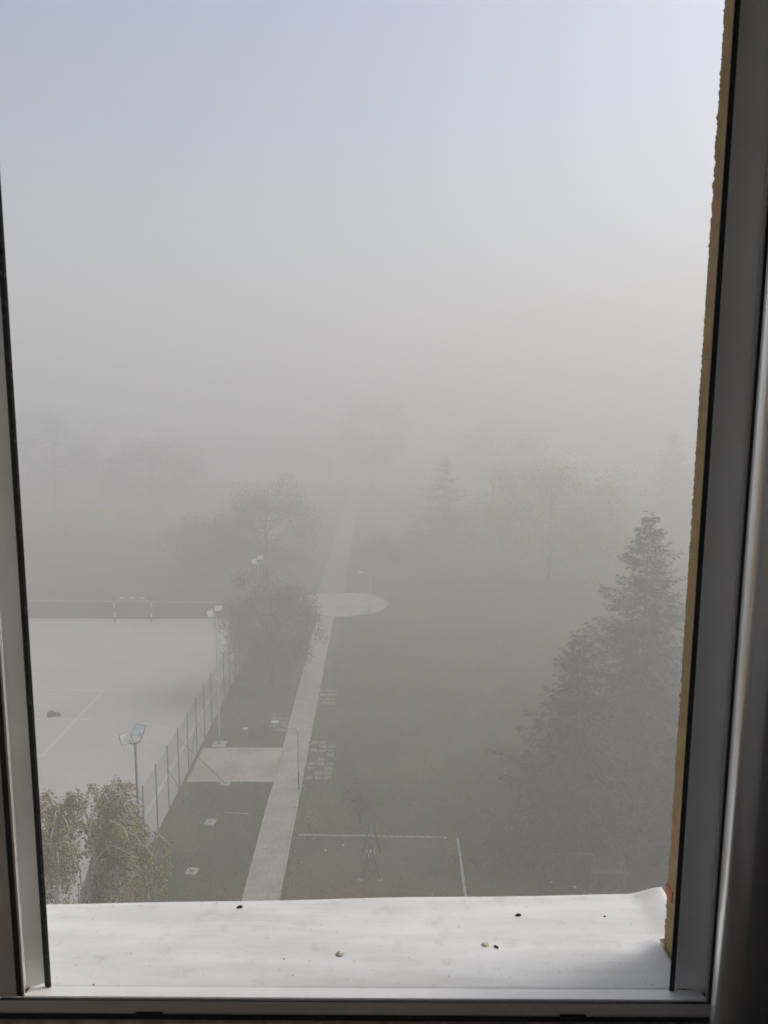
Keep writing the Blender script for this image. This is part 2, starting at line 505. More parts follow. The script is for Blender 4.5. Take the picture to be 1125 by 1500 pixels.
def birch_tree(label, base, height, crown, seed, tips, n_strand=420, lean=(0, 0), bare=0):
    """weeping birch: a white stem, arching branches to the given tips, hanging leafy strands"""
    rs = np.random.RandomState(seed)
    rnd = random.Random(seed)
    t = thing('birch_tree', label, 'tree', base, 0, 'birch trees below the window')
    mb = MB()
    Q = []
    def stem(z):
        f = z / height
        return Vector((lean[0] * f + 0.03 * math.sin(f * 9), lean[1] * f, z))
    zs = [height * k / 9 for k in range(10)]
    mb.tube([stem(z) - Vector((0, 0, 0.1 if z == 0 else 0)) for z in zs], [0.12 * (1 - 0.86 * k / 9) for k in range(10)], 8)
    starts = []
    ends = list(tips)
    for k in range(46):
        a = rnd.uniform(0, 6.283)
        z = height * rnd.uniform(0.40, 0.97)
        if bare * math.cos(a) > 0.15 and z < height * 0.86:
            continue
        rr = crown * (1.05 - 0.55 * abs(z / height - 0.62) / 0.38) * rnd.uniform(0.5, 1.0)
        s = stem(z)
        ends.append(Vector((s.x + math.cos(a) * rr, s.y + math.sin(a) * rr, min(height * 0.985, z + rnd.uniform(0.1, 0.7)))))
    for e in ends:
        s = stem(max(height * 0.25, min(e.z - rnd.uniform(0.7, 1.5), height * 0.92)))
        mid = s.lerp(e, 0.6) + Vector((0, 0, 0.42))
        q1 = s.lerp(mid, 0.55) + Vector((0, 0, 0.12))
        tip = e + (e - s).normalized() * 0.35 - Vector((0, 0, 0.45))
        pts = [s, q1, mid, e, tip]
        mb.tube(pts, [0.022, 0.017, 0.012, 0.008, 0.004], 5)
        for j in range(n_strand // 46):
            u = rnd.uniform(0.2, 1.0)
            i = min(3, int(u * 4))
            p0 = pts[i].lerp(pts[i + 1], u * 4 - i)
            L = rnd.uniform(0.4, 1.8) * (0.5 if e.z > height * 0.93 else 1.0)
            nl = int(L * 46)
            sx, sy = rnd.uniform(-.20, .20), rnd.uniform(-.20, .20)
            s_ = rs.uniform(0, 1, nl)
            p = np.array([p0.x, p0.y, p0.z])[None, :] + np.stack([sx * s_ ** 0.6, sy * s_ ** 0.6, 0.08 * np.sin(s_ * 3) - L * s_], 1) + rs.normal(size=(nl, 3)) * 0.055
            sx_ = lean[0] * p[:, 2] / height
            p = p[~((np.abs(p[:, 0] - sx_) < 0.22) & (p[:, 1] < 0.05) & (p[:, 2] < height * 0.76))]
            if not len(p):
                continue
            Q.append(leaf_quads(rs, p, 0.076, 0.62, 0.8))
            if j % 3 == 0:
                mb.tube([p0, p0 + Vector((sx * .8, sy * .8, -L * .5)), p0 + Vector((sx, sy, -L))], [0.004, 0.003, 0.002], 3, cap=False)
    mb.build('trunk', M['birch'], t)
    quads('crown', np.concatenate(Q), M['birch_leaf'], t)
    return t

# ------------------------------------------------------------------ ground
XV = -0.012                                    # the path runs almost straight away from the house
def lane(px, py):
    return G(px, py)

def sheet(name, poly, z, material, kind='structure', sub=None):
    mb = MB()
    mb.add([(x, y, z) for x, y in poly], [tuple(range(len(poly)))])
    return struct(mb.build(name, material), kind)

mb = MB()
mb.add([(-340, 1.2, 0), (340, 1.2, 0), (340, 420, 0), (-340, 420, 0)], [(0, 1, 2, 3)])
struct(mb.build('lawn', M['lawn']))

c0, c1 = G(382.5, 1316), G(474.0, 917)         # path centre, near and far
dpath = (c1 - c0).normalized()
npath = Vector((dpath.y, -dpath.x, 0))
PW = (G(407.5, 1316) - G(357.5, 1316)).length  # path width
def pl(along, off):                            # point at distance y=along, off metres right of the path centre
    s = (along - c0.y) / dpath.y
    return c0 + dpath * s + npath * off

def strip(y0, y1, o0, o1):
    a, b, c, d = pl(y0, o0), pl(y0, o1), pl(y1, o1), pl(y1, o0)
    return [(p.x, p.y) for p in (a, b, c, d)]

# fence line / court: parallel to the path
fa = G(248.5, 1182)
fo = (fa - c0).dot(npath)                      # offset of the fence from the path centre
side = fo - 0.86                               # court side line
goal_y = G(195, 911).y
near_y = goal_y - 40.0
cwid = 20.0
cen = side - cwid / 2
sheet('sports_court', strip(8.0, goal_y + 1.1, fo - 24.0, fo + 0.02), 0.008, M['court'])
mb = MB()
def line(y0, y1, o0, o1):
    s = strip(y0, y1, o0, o1)
    mb.add([(x, y, 0.013) for x, y in s], [(0, 1, 2, 3)])
lw = 0.07
line(near_y, goal_y, side - lw * 1.2, side + lw * 1.2)
line(near_y, goal_y, side - cwid - lw, side - cwid + lw)
line(goal_y - lw, goal_y + lw, side - cwid + lw, side - lw)
line(near_y - lw, near_y + lw, side - cwid + lw, side - lw)
mid_y = G(78, 1052).y
line(mid_y - lw * .6, mid_y + lw * .6, cen - 9.5, side - 6.0)
vx = (G(153, 1010) - c0).dot(npath)
v0, v1 = G(67, 1105).y, G(153, 1010).y
line(v0, v1, vx - lw * .6, vx + lw * .6)
line(v0 - lw * .6, v0 + lw * .6, vx - 18, vx - lw * .6)
line(v1 - lw * .6, v1 + lw * .6, vx - 18, vx - lw * .6)
struct(mb.build('court_markings', M['line']))

# bare strip between fence and grass, sandy cross path, main path, round place
rs0 = random.Random(4)
def ragged(y0, y1, o_in, o_out, jit, n=40):
    left = [pl(y0 + (y1 - y0) * k / n, o_in) for k in range(n + 1)]
    right = [pl(y0 + (y1 - y0) * k / n, o_out + rs0.uniform(-jit, jit)) for k in range(n + 1)]
    return [(p.x, p.y) for p in left[::1]][::-1] + [(p.x, p.y) for p in right]
def flat_strip(name, y0, y1, o_in, o_out, jit, z, material, n=50):
    m_ = MB()
    vs, fs = [], []
    for k in range(n + 1):
        y = y0 + (y1 - y0) * k / n
        for p in (pl(y, o_in), pl(y, o_out + rs0.uniform(-jit, jit))):
            vs.append((p.x, p.y, z))
    for k in range(n):
        fs.append((2 * k, 2 * k + 1, 2 * k + 3, 2 * k + 2))
    m_.add(vs, fs)
    return struct(m_.build(name, material))
flat_strip('bare_earth_strip', 20, 62, fo + 0.03, fo + 0.45, 0.12, 0.005, M['leafy'])
xa, xb = G(350, 1145).y, G(350, 1095).y
sheet('cross_path', strip(xa, xb, fo + 0.2, -PW / 2 - 0.02), 0.009, M['sand'])
flat_strip('leafy_ground', xb + 2.4, 62.0, fo + 0.6, -PW / 2 - 0.15, 0.25, 0.006, M['leafy'])
flat_strip('leafy_verge', 46.0, 64.0, PW / 2 + 0.1, PW / 2 + 0.8, 0.2, 0.006, M['leafy'])
pc = G(500, 885)
PR = 4.0
obj_path = MB()
s_ = strip(14.0, pc.y - PR + 0.3, -PW / 2, PW / 2)
def path_obj(name, poly, z, material):
    me = MB()
    me.add([(x, y, z) for x, y in poly], [(0, 1, 2, 3)])
    return struct(me.build(name, material))
path_obj('path', s_, 0.014, M['path'])
path_obj('far_path', strip(pc.y + PR - 0.4, 200, -1.2, 1.2), 0.014, M['far_gravel'])
mb = MB()
ring = [(pc.x + PR * math.cos(a), pc.y + PR * math.sin(a)) for a in [2 * math.pi * k / 64 for k in range(64)]]
mb.add([(x, y, 0.019) for x, y in ring], [tuple(range(64))])
struct(mb.build('round_plaza', M['sand']))
mb = MB()
for k in range(64):
    a, b = 2 * math.pi * k / 64, 2 * math.pi * (k + 1) / 64
    vs = []
    for r_, z_ in ((PR, 0.0), (PR, 0.09), (PR + 0.12, 0.09), (PR + 0.12, 0.0)):
        vs.append((pc.x + r_ * math.cos(a), pc.y + r_ * math.sin(a), z_))
        vs.append((pc.x + r_ * math.cos(b), pc.y + r_ * math.sin(b), z_))
    ang = math.degrees((a + b) / 2) % 360
    if 80 < ang < 100 or 258 < ang < 282:
        continue
    mb.add(vs, [(0, 1, 3, 2), (2, 3, 5, 4), (4, 5, 7, 6)])
struct(mb.build('plaza_kerb', M['kerb']))

# path kerbs and the kerb round the play area
def kerb(mb, a, b, w, h, gap=1.0):
    a, b = Vector((a.x, a.y, 0)), Vector((b.x, b.y, 0))
    L = (b - a).length
    t = (b - a) / L
    n_ = Vector((t.y, -t.x, 0))
    k = 0.0
    while k < L:
        e = min(L, k + gap - 0.012)
        z = h + rs0.uniform(-0.012, 0.008)
        o = n_ * rs0.uniform(-0.01, 0.01)
        c = [a + t * k - n_ * w / 2 + o, a + t * k + n_ * w / 2 + o, a + t * e + n_ * w / 2 + o, a + t * e - n_ * w / 2 + o]
        mb.add([(p.x, p.y, -0.05) for p in c] + [(p.x, p.y, z) for p in c], [(4, 5, 6, 7), (0, 1, 5, 4), (1, 2, 6, 5), (2, 3, 7, 6), (3, 0, 4, 7)])
        k += gap
mb = MB()
kerb(mb, pl(15, PW / 2 + 0.035), pl(pc.y - PR, PW / 2 + 0.035), 0.06, 0.035)
kerb(mb, pl(15, -PW / 2 - 0.035), pl(xa - 0.05, -PW / 2 - 0.035), 0.06, 0.035)
kerb(mb, pl(xb + 0.05, -PW / 2 - 0.035), pl(pc.y - PR, -PW / 2 - 0.035), 0.06, 0.035)
struct(mb.build('path_kerb', M['kerb']))
k0, k1, k2, k3, k4 = G(438, 1224.5), G(655, 1228), G(670, 1229), G(682, 1313), G(690, 1370)
mb = MB()
kerb(mb, k0, k1, 0.08, 0.06, 0.8)
kerb(mb, k2, k4, 0.10, 0.06, 0.8)
struct(mb.build('play_area_kerb', M['kerb']))
pa = [pl(16, PW / 2 + 0.12), G(688, 1370), G(669, 1230), G(440, 1226)]
mb = MB()
mb.add([(p.x, p.y, 0.007) for p in (pa[0], Vector((k4.x, 16, 0)), k2, k0)], [(0, 1, 2, 3)])
struct(mb.build('play_area', M['earth']))

# loose slabs laid beside the path
def slab_patch(name, rows, y0, o0, pitch_y, cols, pitch_x, size, skip=0.15):
    m_ = MB()
    for r_ in range(rows):
        for c_ in range(cols):
            if rs0.random() < skip:
                continue
            p = pl(y0 + r_ * pitch_y, o0 + c_ * pitch_x)
            h = size * rs0.uniform(0.30, 0.50)
            z = rs0.uniform(0.018, 0.035)
            a = rs0.uniform(-.08, .08)
            q = [(p.x + sx * h * math.cos(a) - sy * h * math.sin(a), p.y + sx * h * math.sin(a) + sy * h * math.cos(a)) for sx, sy in ((-1, -1), (1, -1), (1, 1), (-1, 1))]
            m_.prism(q, -0.02, z)
    return struct(m_.build(name, M['slab']))
ya, yb = G(455, 1143).y, G(455, 1085).y
flat_strip('slab_bed', ya - 0.1, yb + 0.1, PW / 2 + 0.1, PW / 2 + 1.45, 0.08, 0.006, M['leafy'], 20)
slab_patch('slab_paving', 9, ya + 0.2, PW / 2 + 0.35, (yb - ya) / 9, 3, 0.45, 0.40, 0.38)
yc, yd = G(478, 1033).y, G(478, 1008).y
slab_patch('slab_paving', 4, yc + 0.2, PW / 2 + 0.25, (yd - yc) / 4, 3, 0.36, 0.42, 0.0)
ye, yf = G(420, 1072).y, G(420, 1050).y
slab_patch('slab_paving', 4, ye + 0.2, -PW / 2 - 0.95, (yf - ye) / 4, 3, 0.36, 0.40, 0.1)

# grass blades and fallen leaves on the ground one can see best
rs = np.random.RandomState(11)
def in_zone(n, y0, y1, x0, x1):
    return np.stack([rs.uniform(x0, x1, n), rs.uniform(y0, y1, n), np.full(n, 0.0)], 1)
def off_of(p):
    return (p[:, 0] - c0.x) * npath.x + (p[:, 1] - c0.y) * npath.y
p = in_zone(60000, 22, 62, -9.5, 13)
o = off_of(p)
ok = ((o > PW / 2 + 0.05) | (o < -PW / 2 - 0.08)) & (o > fo + 0.32 + rs.uniform(-.15, .15, len(p)))
ok &= ~((p[:, 1] > xa - 0.03) & (p[:, 1] < xb + 0.03) & (o < 0))
play = (p[:, 1] < k0.y) & (o > PW / 2) & (p[:, 0] < k2.x)
ok &= ~(play & (rs.uniform(size=len(p)) < 0.72))
ok &= ~((p[:, 1] > xb + 2.4) & (o < 0) & (rs.uniform(size=len(p)) < 0.75))
p = p[ok]
quads('grass', leaf_quads(rs, p, 0.10, 0.35, -1.6), M['blade'])
struct(bpy.data.objects['grass'], 'stuff')
p1 = in_zone(4200, 40, 62, -9.5, -2.0)
p1 = p1[(off_of(p1) > fo + 0.4) & ((off_of(p1) < -PW / 2) | (rs.uniform(size=len(p1)) < 0.35))]
p2 = in_zone(1500, 24, 60, -9, 12)
p2 = p2[off_of(p2) > fo + 0.3]
p3 = in_zone(1300, 26, 62, -4.5, -1.0)
o3 = off_of(p3)
p3 = p3[(o3 > PW / 2 - 0.1) & (o3 < PW / 2 + 1.1)]
p = np.concatenate([p1, p2, p3])
p[:, 2] = 0.03
q = leaf_quads(rs, p, 0.11, 0.7, 0)
q[:, :, 2] = 0.025 + (q[:, :, 2] - 0.03) * 0.25 + 0.02
quads('fallen_leaves', q, M['fallen'])
struct(bpy.data.objects['fallen_leaves'], 'stuff')

# ------------------------------------------------------------------ court fence
FH = 2.9
f0y, f1y, sp = G(248.5, 1182).y - 3 * 1.8, goal_y + 1.0, 1.8
npost = int((f1y - f0y) / sp) + 1
fb = pl(f0y, fo)
fence = thing('wire_fence', 'tall wire mesh fence on thin steel posts along the court side', 'fence', (fb.x, fb.y, 0))
def fl(y, h, dx=0.0):
    q = pl(y, fo + dx)
    return Vector((q.x - fb.x, q.y - fb.y, h))
for k in range(npost):
    mb = MB()
    y = f0y + k * sp
    mb.tube([fl(y, -0.1), fl(y, FH)], 0.030, 8)
    mb.tube([fl(y, FH), fl(y, FH + 0.03)], 0.036, 8)
    mb.build('post', M['fencepost'], fence)
mb = MB()
Lf = sp * (npost - 1)
hh = FH - 0.08
k = -hh
while k < Lf:
    for sgn in (1, -1):
        y0_, z0_, y1_, z1_ = k, 0.05, k + hh, hh + 0.05
        if y0_ < 0:
            z0_ += -y0_; y0_ = 0
        if y1_ > Lf:
            z1_ -= y1_ - Lf; y1_ = Lf
        if sgn < 0:
            z0_, z1_ = hh + 0.1 - z0_, hh + 0.1 - z1_
        if y1_ - y0_ > 0.05:
            mb.tube([fl(f0y + y0_, z0_, 0.034), fl(f0y + y1_, z1_, 0.034)], 0.0019, 3, cap=False)
    k += 0.09
for h in (0.06, 1.45, FH - 0.06):
    mb.tube([fl(f0y, h, 0.036), fl(f0y + Lf, h, 0.036)], 0.004, 3)
mb.build('wire_mesh', M['galv'], fence)
for k, sg in ((0, 1), (3, 1), (6, -1), (6, 1), (11, 1), (14, -1)):
    mb = MB()
    y = f0y + k * sp
    mb.tube([fl(y + sg * 0.03, 1.75, 0.02), fl(y + sg * sp * 0.93, 0.0, 0.02)], 0.020, 6)
    mb.build('brace', M['fencepost'], fence)
# outer stays run down to concrete footings on the grass
def stay(fy, h, foot):
    mb = MB()
    a = fl(fy, h, 0.03)
    mb.tube([a, Vector((foot.x - fb.x, foot.y - fb.y, 0.06))], 0.017, 6)
    mb.build('stay', M['fencepost'], fence)
pads = [G(330, 1149), G(308, 1206), G(281, 1278)]
stay(pads[0].y - 0.2, 2.35, pads[0])
stay(pads[2].y + 0.15, 2.35, pads[2])
plab = ['square concrete footing at the grass edge by the sandy cross path', 'square concrete footing alone in the middle of the grass strip', 'square concrete footing nearest the birch leaves, holding a thin stay']
for q, lb in zip(pads, plab):
    mb = MB()
    s = 0.21
    mb.box((-s, -s, -0.05), (s, -0.07, 0.075)); mb.box((-s, 0.07, -0.05), (s, s, 0.075))
    mb.box((-s, -0.07, -0.05), (-0.07, 0.07, 0.075)); mb.box((0.07, -0.07, -0.05), (s, 0.07, 0.075))
    mb.box((-0.07, -0.07, -0.05), (0.07, 0.07, 0.03), 1)
    o = mb.build('concrete_footing', [M['concrete'], M['crumb']], None, (q.x, q.y, 0))
    o.rotation_euler.z = rs0.uniform(-.2, .2)
    tag(o, lb, 'footing', 'footings of the fence stays')

# far corner of the near court edge: rail seen between the birches
ra, rb = pl(G(115, 1183).y, cen - 2), pl(G(115, 1183).y, side + 0.5)

# ------------------------------------------------------------------ flood lights
def floodlight(label, x, y, h, heads):
    t = thing('floodlight_pole', label, 'floodlight', (x, y, 0), 0, 'floodlight poles along the court')
    pm = M[heads]
    mb = MB()
    mb.tube([(0, 0, 0.10), (0, 0, h * 0.52), (0, 0, h * 0.52 + 0.01), (0, 0, h)], [0.062, 0.058, 0.045, 0.040], 10)
    mb.build('pole', pm, t)
    mb = MB()
    mb.box((-0.35, -0.35, -0.05), (0.35, 0.35, 0.10))
    mb.build('base', M['concrete'], t)
    mb = MB()
    mb.tube([(0, 0, h * 0.52 - 0.04), (0, 0, h * 0.52 + 0.05)], 0.075, 10)
    mb.build('collar', M['lamp_white'], t)
    mb = MB()
    mb.tube([(-0.30, 0, h + 0.10), (-0.20, 0, h - 0.02), (0, 0, h - 0.04), (0.16, 0, h + 0.05), (0.24, 0, h + 0.22)], 0.018, 6)
    mb.build('bracket', pm, t)
    for (cx, cz, yaw, pit, glass) in ((-0.30, h + 0.13, 0.9, 0.5, 'lamp_white'), (0.14, h + 0.42, -0.25, 0.85, 'lamp_glass' if heads == 'darkpole' else 'lamp_white')):
        hd = MB()
        w, d = 0.19, 0.14
        # a wedge shaped housing, open side down and outwards
        hd.add([(-w, -0.02, -0.17), (w, -0.02, -0.17), (w, -0.02, 0.17), (-w, -0.02, 0.17), (-w * .7, d, -0.11), (w * .7, d, -0.11), (w * .7, d, 0.11), (-w * .7, d, 0.11)],
               [(0, 1, 2, 3)[::-1], (4, 5, 6, 7)[::-1], (0, 4, 5, 1)[::-1], (1, 5, 6, 2)[::-1], (2, 6, 7, 3)[::-1], (3, 7, 4, 0)[::-1]])
        hd.box((-w - .015, -0.035, -0.185), (w + .015, -0.0205, -0.165)); hd.box((-w - .015, -0.035, 0.165), (w + .015, -0.0205, 0.185))
        hd.box((-w - .015, -0.035, -0.164), (-w + .01, -0.0205, 0.164)); hd.box((w - .01, -0.035, -0.164), (w + .015, -0.0205, 0.164))
        ho = hd.build('lamp_head', M['lamp_housing'], t)
        ho.location = (cx, 0, cz)
        ho.rotation_euler = (-pit, 0, yaw)
        g = MB()
        g.box((-w + .012, -0.030, -0.163), (w - .012, -0.0208, 0.163))
        g.box((0.07, -0.036, -0.13), (0.12, -0.0302, -0.08), 1)
        g.build('lamp_glass', [M[glass], M['galv']], ho)
    return t
fp = []
for (px, py, d, lb, kind) in ((198.0, 1088, 23.4, 'grey floodlight pole rising behind the birch at the near court corner', 'darkpole'),
                              (316.5, 903, G(322, 1092).y, 'tall pale floodlight pole at the grass edge by the plum red tree', 'pole'),
                              (378.5, 826, 51.5, 'far floodlight pole showing only its top above the plum red crown', 'pole')):
    q = P(px, py, d)
    floodlight(lb, q.x, q.y, q.z, kind)

# ------------------------------------------------------------------ goal and end wall
gq = G(195.5, 911)
goal = thing('handball_goal', 'black and white striped goal frame at the far end of the court', 'goal', (gq.x, goal_y - 0.04, 0))
W, H_, tk = 1.5, 2.0, 0.045
def striped(a, b, n, first):
    mb = MB()
    a, b = Vector(a), Vector(b)
    for k in range(n):
        p_, q_ = a.lerp(b, k / n), a.lerp(b, (k + 1) / n)
        d = (b - a).normalized()
        u = Vector((tk, tk, tk)) - Vector((abs(d.x), abs(d.y), abs(d.z))) * tk
        mb.box(tuple(Vector((min(p_.x, q_.x), min(p_.y, q_.y), min(p_.z, q_.z))) - u), tuple(Vector((max(p_.x, q_.x), max(p_.y, q_.y), max(p_.z, q_.z))) + u), (k + first) % 2)
    return mb
for sx in (-1, 1):
    striped((sx * W, 0, 0.0), (sx * W, 0, H_ + tk), 5, 1).build('goal_post', [M['goal_white'], M['goal_dark']], goal)
striped((-W + tk + 0.001, 0, H_), (W - tk - 0.001, 0, H_), 7, 1).build('crossbar', [M['goal_white'], M['goal_dark']], goal)
mb = MB()
for sx in (-1, 1):
    mb.tube([(sx * W, 0.05, H_), (sx * W, 0.75, H_ - 0.05), (sx * W, 0.9, 0.02), (sx * W, 0.05, 0.02)], 0.018, 6)
mb.tube([(-W, 0.9, 0.02), (W, 0.9, 0.02)], 0.018, 6)
mb.build('back_frame', M['galv'], goal)
mb = MB()
for k in range(31):
    x = -W + 2 * W * k / 30
    mb.tube([(x, 0.05, H_ - .03), (x, 0.74, H_ - 0.07), (x, 0.88, 0.04)], 0.003, 3, cap=False)
for k in range(20):
    z = 0.1 + 0.1 * k
    y = 0.88 - 0.14 * (z / H_)
    mb.tube([(-W, y, z), (W, y, z)], 0.003, 3, cap=False)
mb.build('net', M['net'], goal)

wy = goal_y + 1.35
wx0, wx1 = P(-60, 895, wy).x, P(327, 895, wy).x
wall = thing('end_wall', 'long low wall closing the far end of the court behind the goal', 'wall', ((wx0 + wx1) / 2, wy, 0))
hw = (wx1 - wx0) / 2
wh = HT(250, 883, wy)
mb = MB()
mb.box((-hw + 9.3, 0, -0.1), (hw, 0.22, wh))
for k in range(8):
    x = hw - 0.15 - k * 2.2
    if x > -hw + 9.5:
        mb.box((x - 0.11, -0.05, -0.1), (x + 0.11, -0.001, wh - 0.02))
mb.build('wall_panel', M['wallgrey'], wall)
mb = MB()
mb.box((-hw, 0, -0.1), (-hw + 9.295, 0.22, wh))
o = mb.build('wall_panel', M['wallred'], wall)
o['label'] = 'dull red painted stretch of the wall'
mb = MB()
mb.box((-hw, -0.06, wh + 0.002), (hw, 0.28, wh + 0.09))
mb.build('coping', M['coping'], wall)

# ------------------------------------------------------------------ path lamps
def path_lamp(label, foot, top_z, arm, s=1.0):
    t = thing('street_lamp', label, 'street lamp', (foot.x, foot.y, 0), 0, 'lamps beside the path')
    mb = MB()
    mb.tube([(0, 0, -0.05), (0, 0, 0.9), (0, 0, 0.92), (0, 0, top_z)], [0.055 * s, 0.055 * s, 0.034 * s, 0.028 * s], 8)
    mb.build('pole', M['darkpole' if s < 1.05 else 'pole'], t)
    mb = MB()
    mb.tube([(0, 0, top_z - 0.02), (arm * 0.5, 0, top_z + 0.14), (arm, 0, top_z + 0.17)], 0.016 * s, 6)
    mb.build('arm', M['darkpole' if s < 1.05 else 'pole'], t)
    mb = MB()
    rr = [0.03, 0.085, 0.10, 0.08, 0.02]
    if s < 0.9:
        rr = [q_ * 0.6 for q_ in rr]
    dx = np.linspace(-0.02, 0.42 * s * (0.6 if s < 0.9 else 1), 5) * (1 if arm > 0 else -1)
    mb.tube([(arm + d_, 0, top_z + 0.16) for d_ in dx], [q_ * s for q_ in rr], 8)
    mb.build('lamp_head', M['lamp_white'], t)
    mb = MB()
    mb.tube([(0.0, 0, top_z + .002), (0.0, 0, top_z + .05), (0, 0, top_z + 0.09)], [.045 * s, .05 * s, .01], 8)
    mb.build('cap', M['lamp_white'], t)
    return t
q = G(437.3, 1157)
path_lamp('thin grey lamp post on the right edge of the near path', q, HT(437.3, 1072, q.y), -0.26, 0.75)
q = G(542, 903)
path_lamp('pale lamp post at the rim of the round paved place', q, HT(542, 842, q.y), -0.55, 1.1)
q = P(513, 752, 92.0)
path_lamp('farthest lamp, a white head showing through fog over the distant path', Vector((q.x + 0.2, q.y, 0)), q.z, -0.25, 1.15)

# ------------------------------------------------------------------ swing
sf = (G(528.5, 1289) + G(557, 1289)) * 0.5
sb = (G(530, 1257) + G(557, 1257)) * 0.5
hs = (G(557, 1289) - G(528.5, 1289)).length / 2
az_f = HT(543, 1237, sf.y)
az_b = HT(543, 1203, sb.y + 0.25)
sw = thing('swing_set', 'small dark A frame swing seen end on in the worn play area', 'swing', (sf.x, sf.y, 0))
D = sb.y - sf.y + 0.35
for (yy, zz, lean) in ((0, az_f, 0), (D, az_b, -0.05)):
    for sx in (-1, 1):
        mb = MB()
        mb.tube([(sx * 0.02, yy, zz), (sx * hs * 0.55, yy, zz * 0.45), (sx * hs, yy + lean, -0.03)], 0.026, 8)
        mb.build('leg', M['swing'], sw)
mb = MB()
mb.tube([(0, -0.04, az_f), (0, D + 0.04, az_b)], 0.022, 8)
mb.build('top_beam', M['darkpole'], sw)
mb = MB()
mb.tube([(-hs * 0.72, 0.02, az_f * 0.26), (hs * 0.72, 0.02, az_f * 0.26)], 0.012, 6)
mb.build('crossbar', M['swing'], sw)
seat_y, seat_z = D * 0.45, 0.34
mb = MB()
for sx in (-0.13, 0.13):
    mb.tube([(sx * 0.3, seat_y, (az_f + az_b) / 2), (sx, seat_y, seat_z + 0.28)], 0.006, 5)
mb.build('chain', M['galv'], sw)
mb = MB()
mb.prism([(-0.16, seat_y - 0.14), (0.16, seat_y - 0.14), (0.18, seat_y + 0.14), (-0.18, seat_y + 0.14)], seat_z, seat_z + 0.035)
mb.build('seat', M['swing'], sw)
mb = MB()
for sx in (-1, 1):
    mb.prism([(sx * 0.12 - 0.035, seat_y + 0.10), (sx * 0.12 + 0.035, seat_y + 0.10), (sx * 0.10 + 0.03, seat_y + 0.14), (sx * 0.10 - 0.03, seat_y + 0.14)], seat_z + 0.04, seat_z + 0.30)
mb.prism([(-0.15, seat_y + 0.141), (0.15, seat_y + 0.141), (0.13, seat_y + 0.165), (-0.13, seat_y + 0.165)], seat_z + 0.20, seat_z + 0.30)
mb.build('backrest', M['lamp_white'], sw)
mb = MB()
for sx in (-1, 1):
    mb = MB()
    mb.box((sx * hs - 0.07, -0.07, -0.03), (sx * hs + 0.07, 0.07, 0.02))
    mb.build('foot_block', M['concrete'], sw)

# ------------------------------------------------------------------ small things on the ground
def hump(name, label, cat, q, sx, sy, h, material, seed, rot=0.0, group=None, seg=10):
    r_ = random.Random(seed)
    mb = MB()
    vs, fs = [], []
    for i in range(5):
        f = i / 4
        for k in range(seg):
            a = 2 * math.pi * k / seg
            rr = math.cos(f * math.pi / 2 * 0.93) * (1 + r_.uniform(-.22, .22))
            vs.append((math.cos(a) * sx * rr, math.sin(a) * sy * rr, -0.12 * h + h * math.sin(f * math.pi / 2) * (1 + r_.uniform(-.16, .12))))
    for i in range(4):
        for k in range(seg):
            fs.append((i * seg + k, i * seg + (k + 1) % seg, (i + 1) * seg + (k + 1) % seg, (i + 1) * seg + k))
    fs.append(tuple(4 * seg + k for k in range(seg)))
    mb.add(vs, fs, 0, True)
    o = mb.build(name, material, None, (q.x, q.y, q.z))
    o.rotation_euler.z = rot
    return tag(o, label, cat, group)
q = G(78, 1049)
b = thing('cloth_bundle', 'dark lumpy bundle lying on the court by the pale centre line', 'bundle', (q.x, q.y, 0.01))
def lump(nm, loc, sx, sy, h, seed):
    o = hump(nm, '', '', Vector(loc), sx, sy, h, M['bundle'], seed)
    del o['label']; del o['category']
    o.parent = b
lump('sack', (-0.10, 0, 0), 0.24, 0.20, 0.36, 3)
lump('flap', (0.18, 0.05, 0), 0.24, 0.16, 0.24, 5)

def scrap(label, px, py, w, d, seed, h=0.05):
    q = G(px, py)
    r_ = random.Random(seed)
    mb = MB()
    n = 5
    vs = []
    for j in range(n):
        for i in range(n):
            u, v = i / (n - 1) - .5, j / (n - 1) - .5
            vs.append((w * u * (1 - .3 * abs(v)) + r_.uniform(-.02, .02) * w, d * v * (1 - .4 * abs(u)) + r_.uniform(-.1, .1) * d, 0.02 + h * r_.uniform(0.1, 1) * (1 - 2 * max(abs(u), abs(v)) * .8)))
    top = [(j * n + i, j * n + i + 1, (j + 1) * n + i + 1, (j + 1) * n + i) for j in range(n - 1) for i in range(n - 1)]
    mb.add(vs, top)
    o = mb.build('paper_scrap', M['white_scrap'], None, (q.x, q.y, 0.0))
    so = o.modifiers.new('thickness', 'SOLIDIFY')
    so.thickness = 0.006
    return tag(o, label, 'litter', 'pale litter on the grass')
scrap('large white scrap of litter on the leafy ground left of the path', 403, 1058, 0.46, 0.36, 1, 0.10)
scrap('small dull scrap by the pale floodlight pole on leafy ground', 359, 1068, 0.30, 0.30, 2)
scrap('tiny white scrap on the play area just below its kerb', 503, 1239, 0.10, 0.10, 3)
scrap('tiny pale scrap on bare earth left of the swing', 477, 1246, 0.10, 0.10, 4)
scrap('white scrap on dark ground under the spruces, left one', 809, 1293, 0.16, 0.10, 5)
scrap('pale scrap under the spruces, right one above the ledge', 842, 1300, 0.10, 0.16, 6)
q0, q1 = G(327, 1191), G(364, 1193)
mb = MB()
mid = (q0 + q1) / 2
mb.tube([q0 - mid + Vector((0, 0, .03)), q1 - mid + Vector((0, 0, .03))], 0.022, 6)
tag(mb.build('wooden_pole', M['kerb'], None, mid), 'thin pale pole lying on the grass between fence and path', 'pole')
q0, q1 = G(503, 1304), G(540, 1318)
mid = (q0 + q1) / 2
mb = MB()
mb.tube([q0 - mid + Vector((0, 0, .03)), (q0 - mid) * 0.3 + Vector((0.02, 0, .035)), q1 - mid + Vector((0, 0, .03))], 0.020, 6)
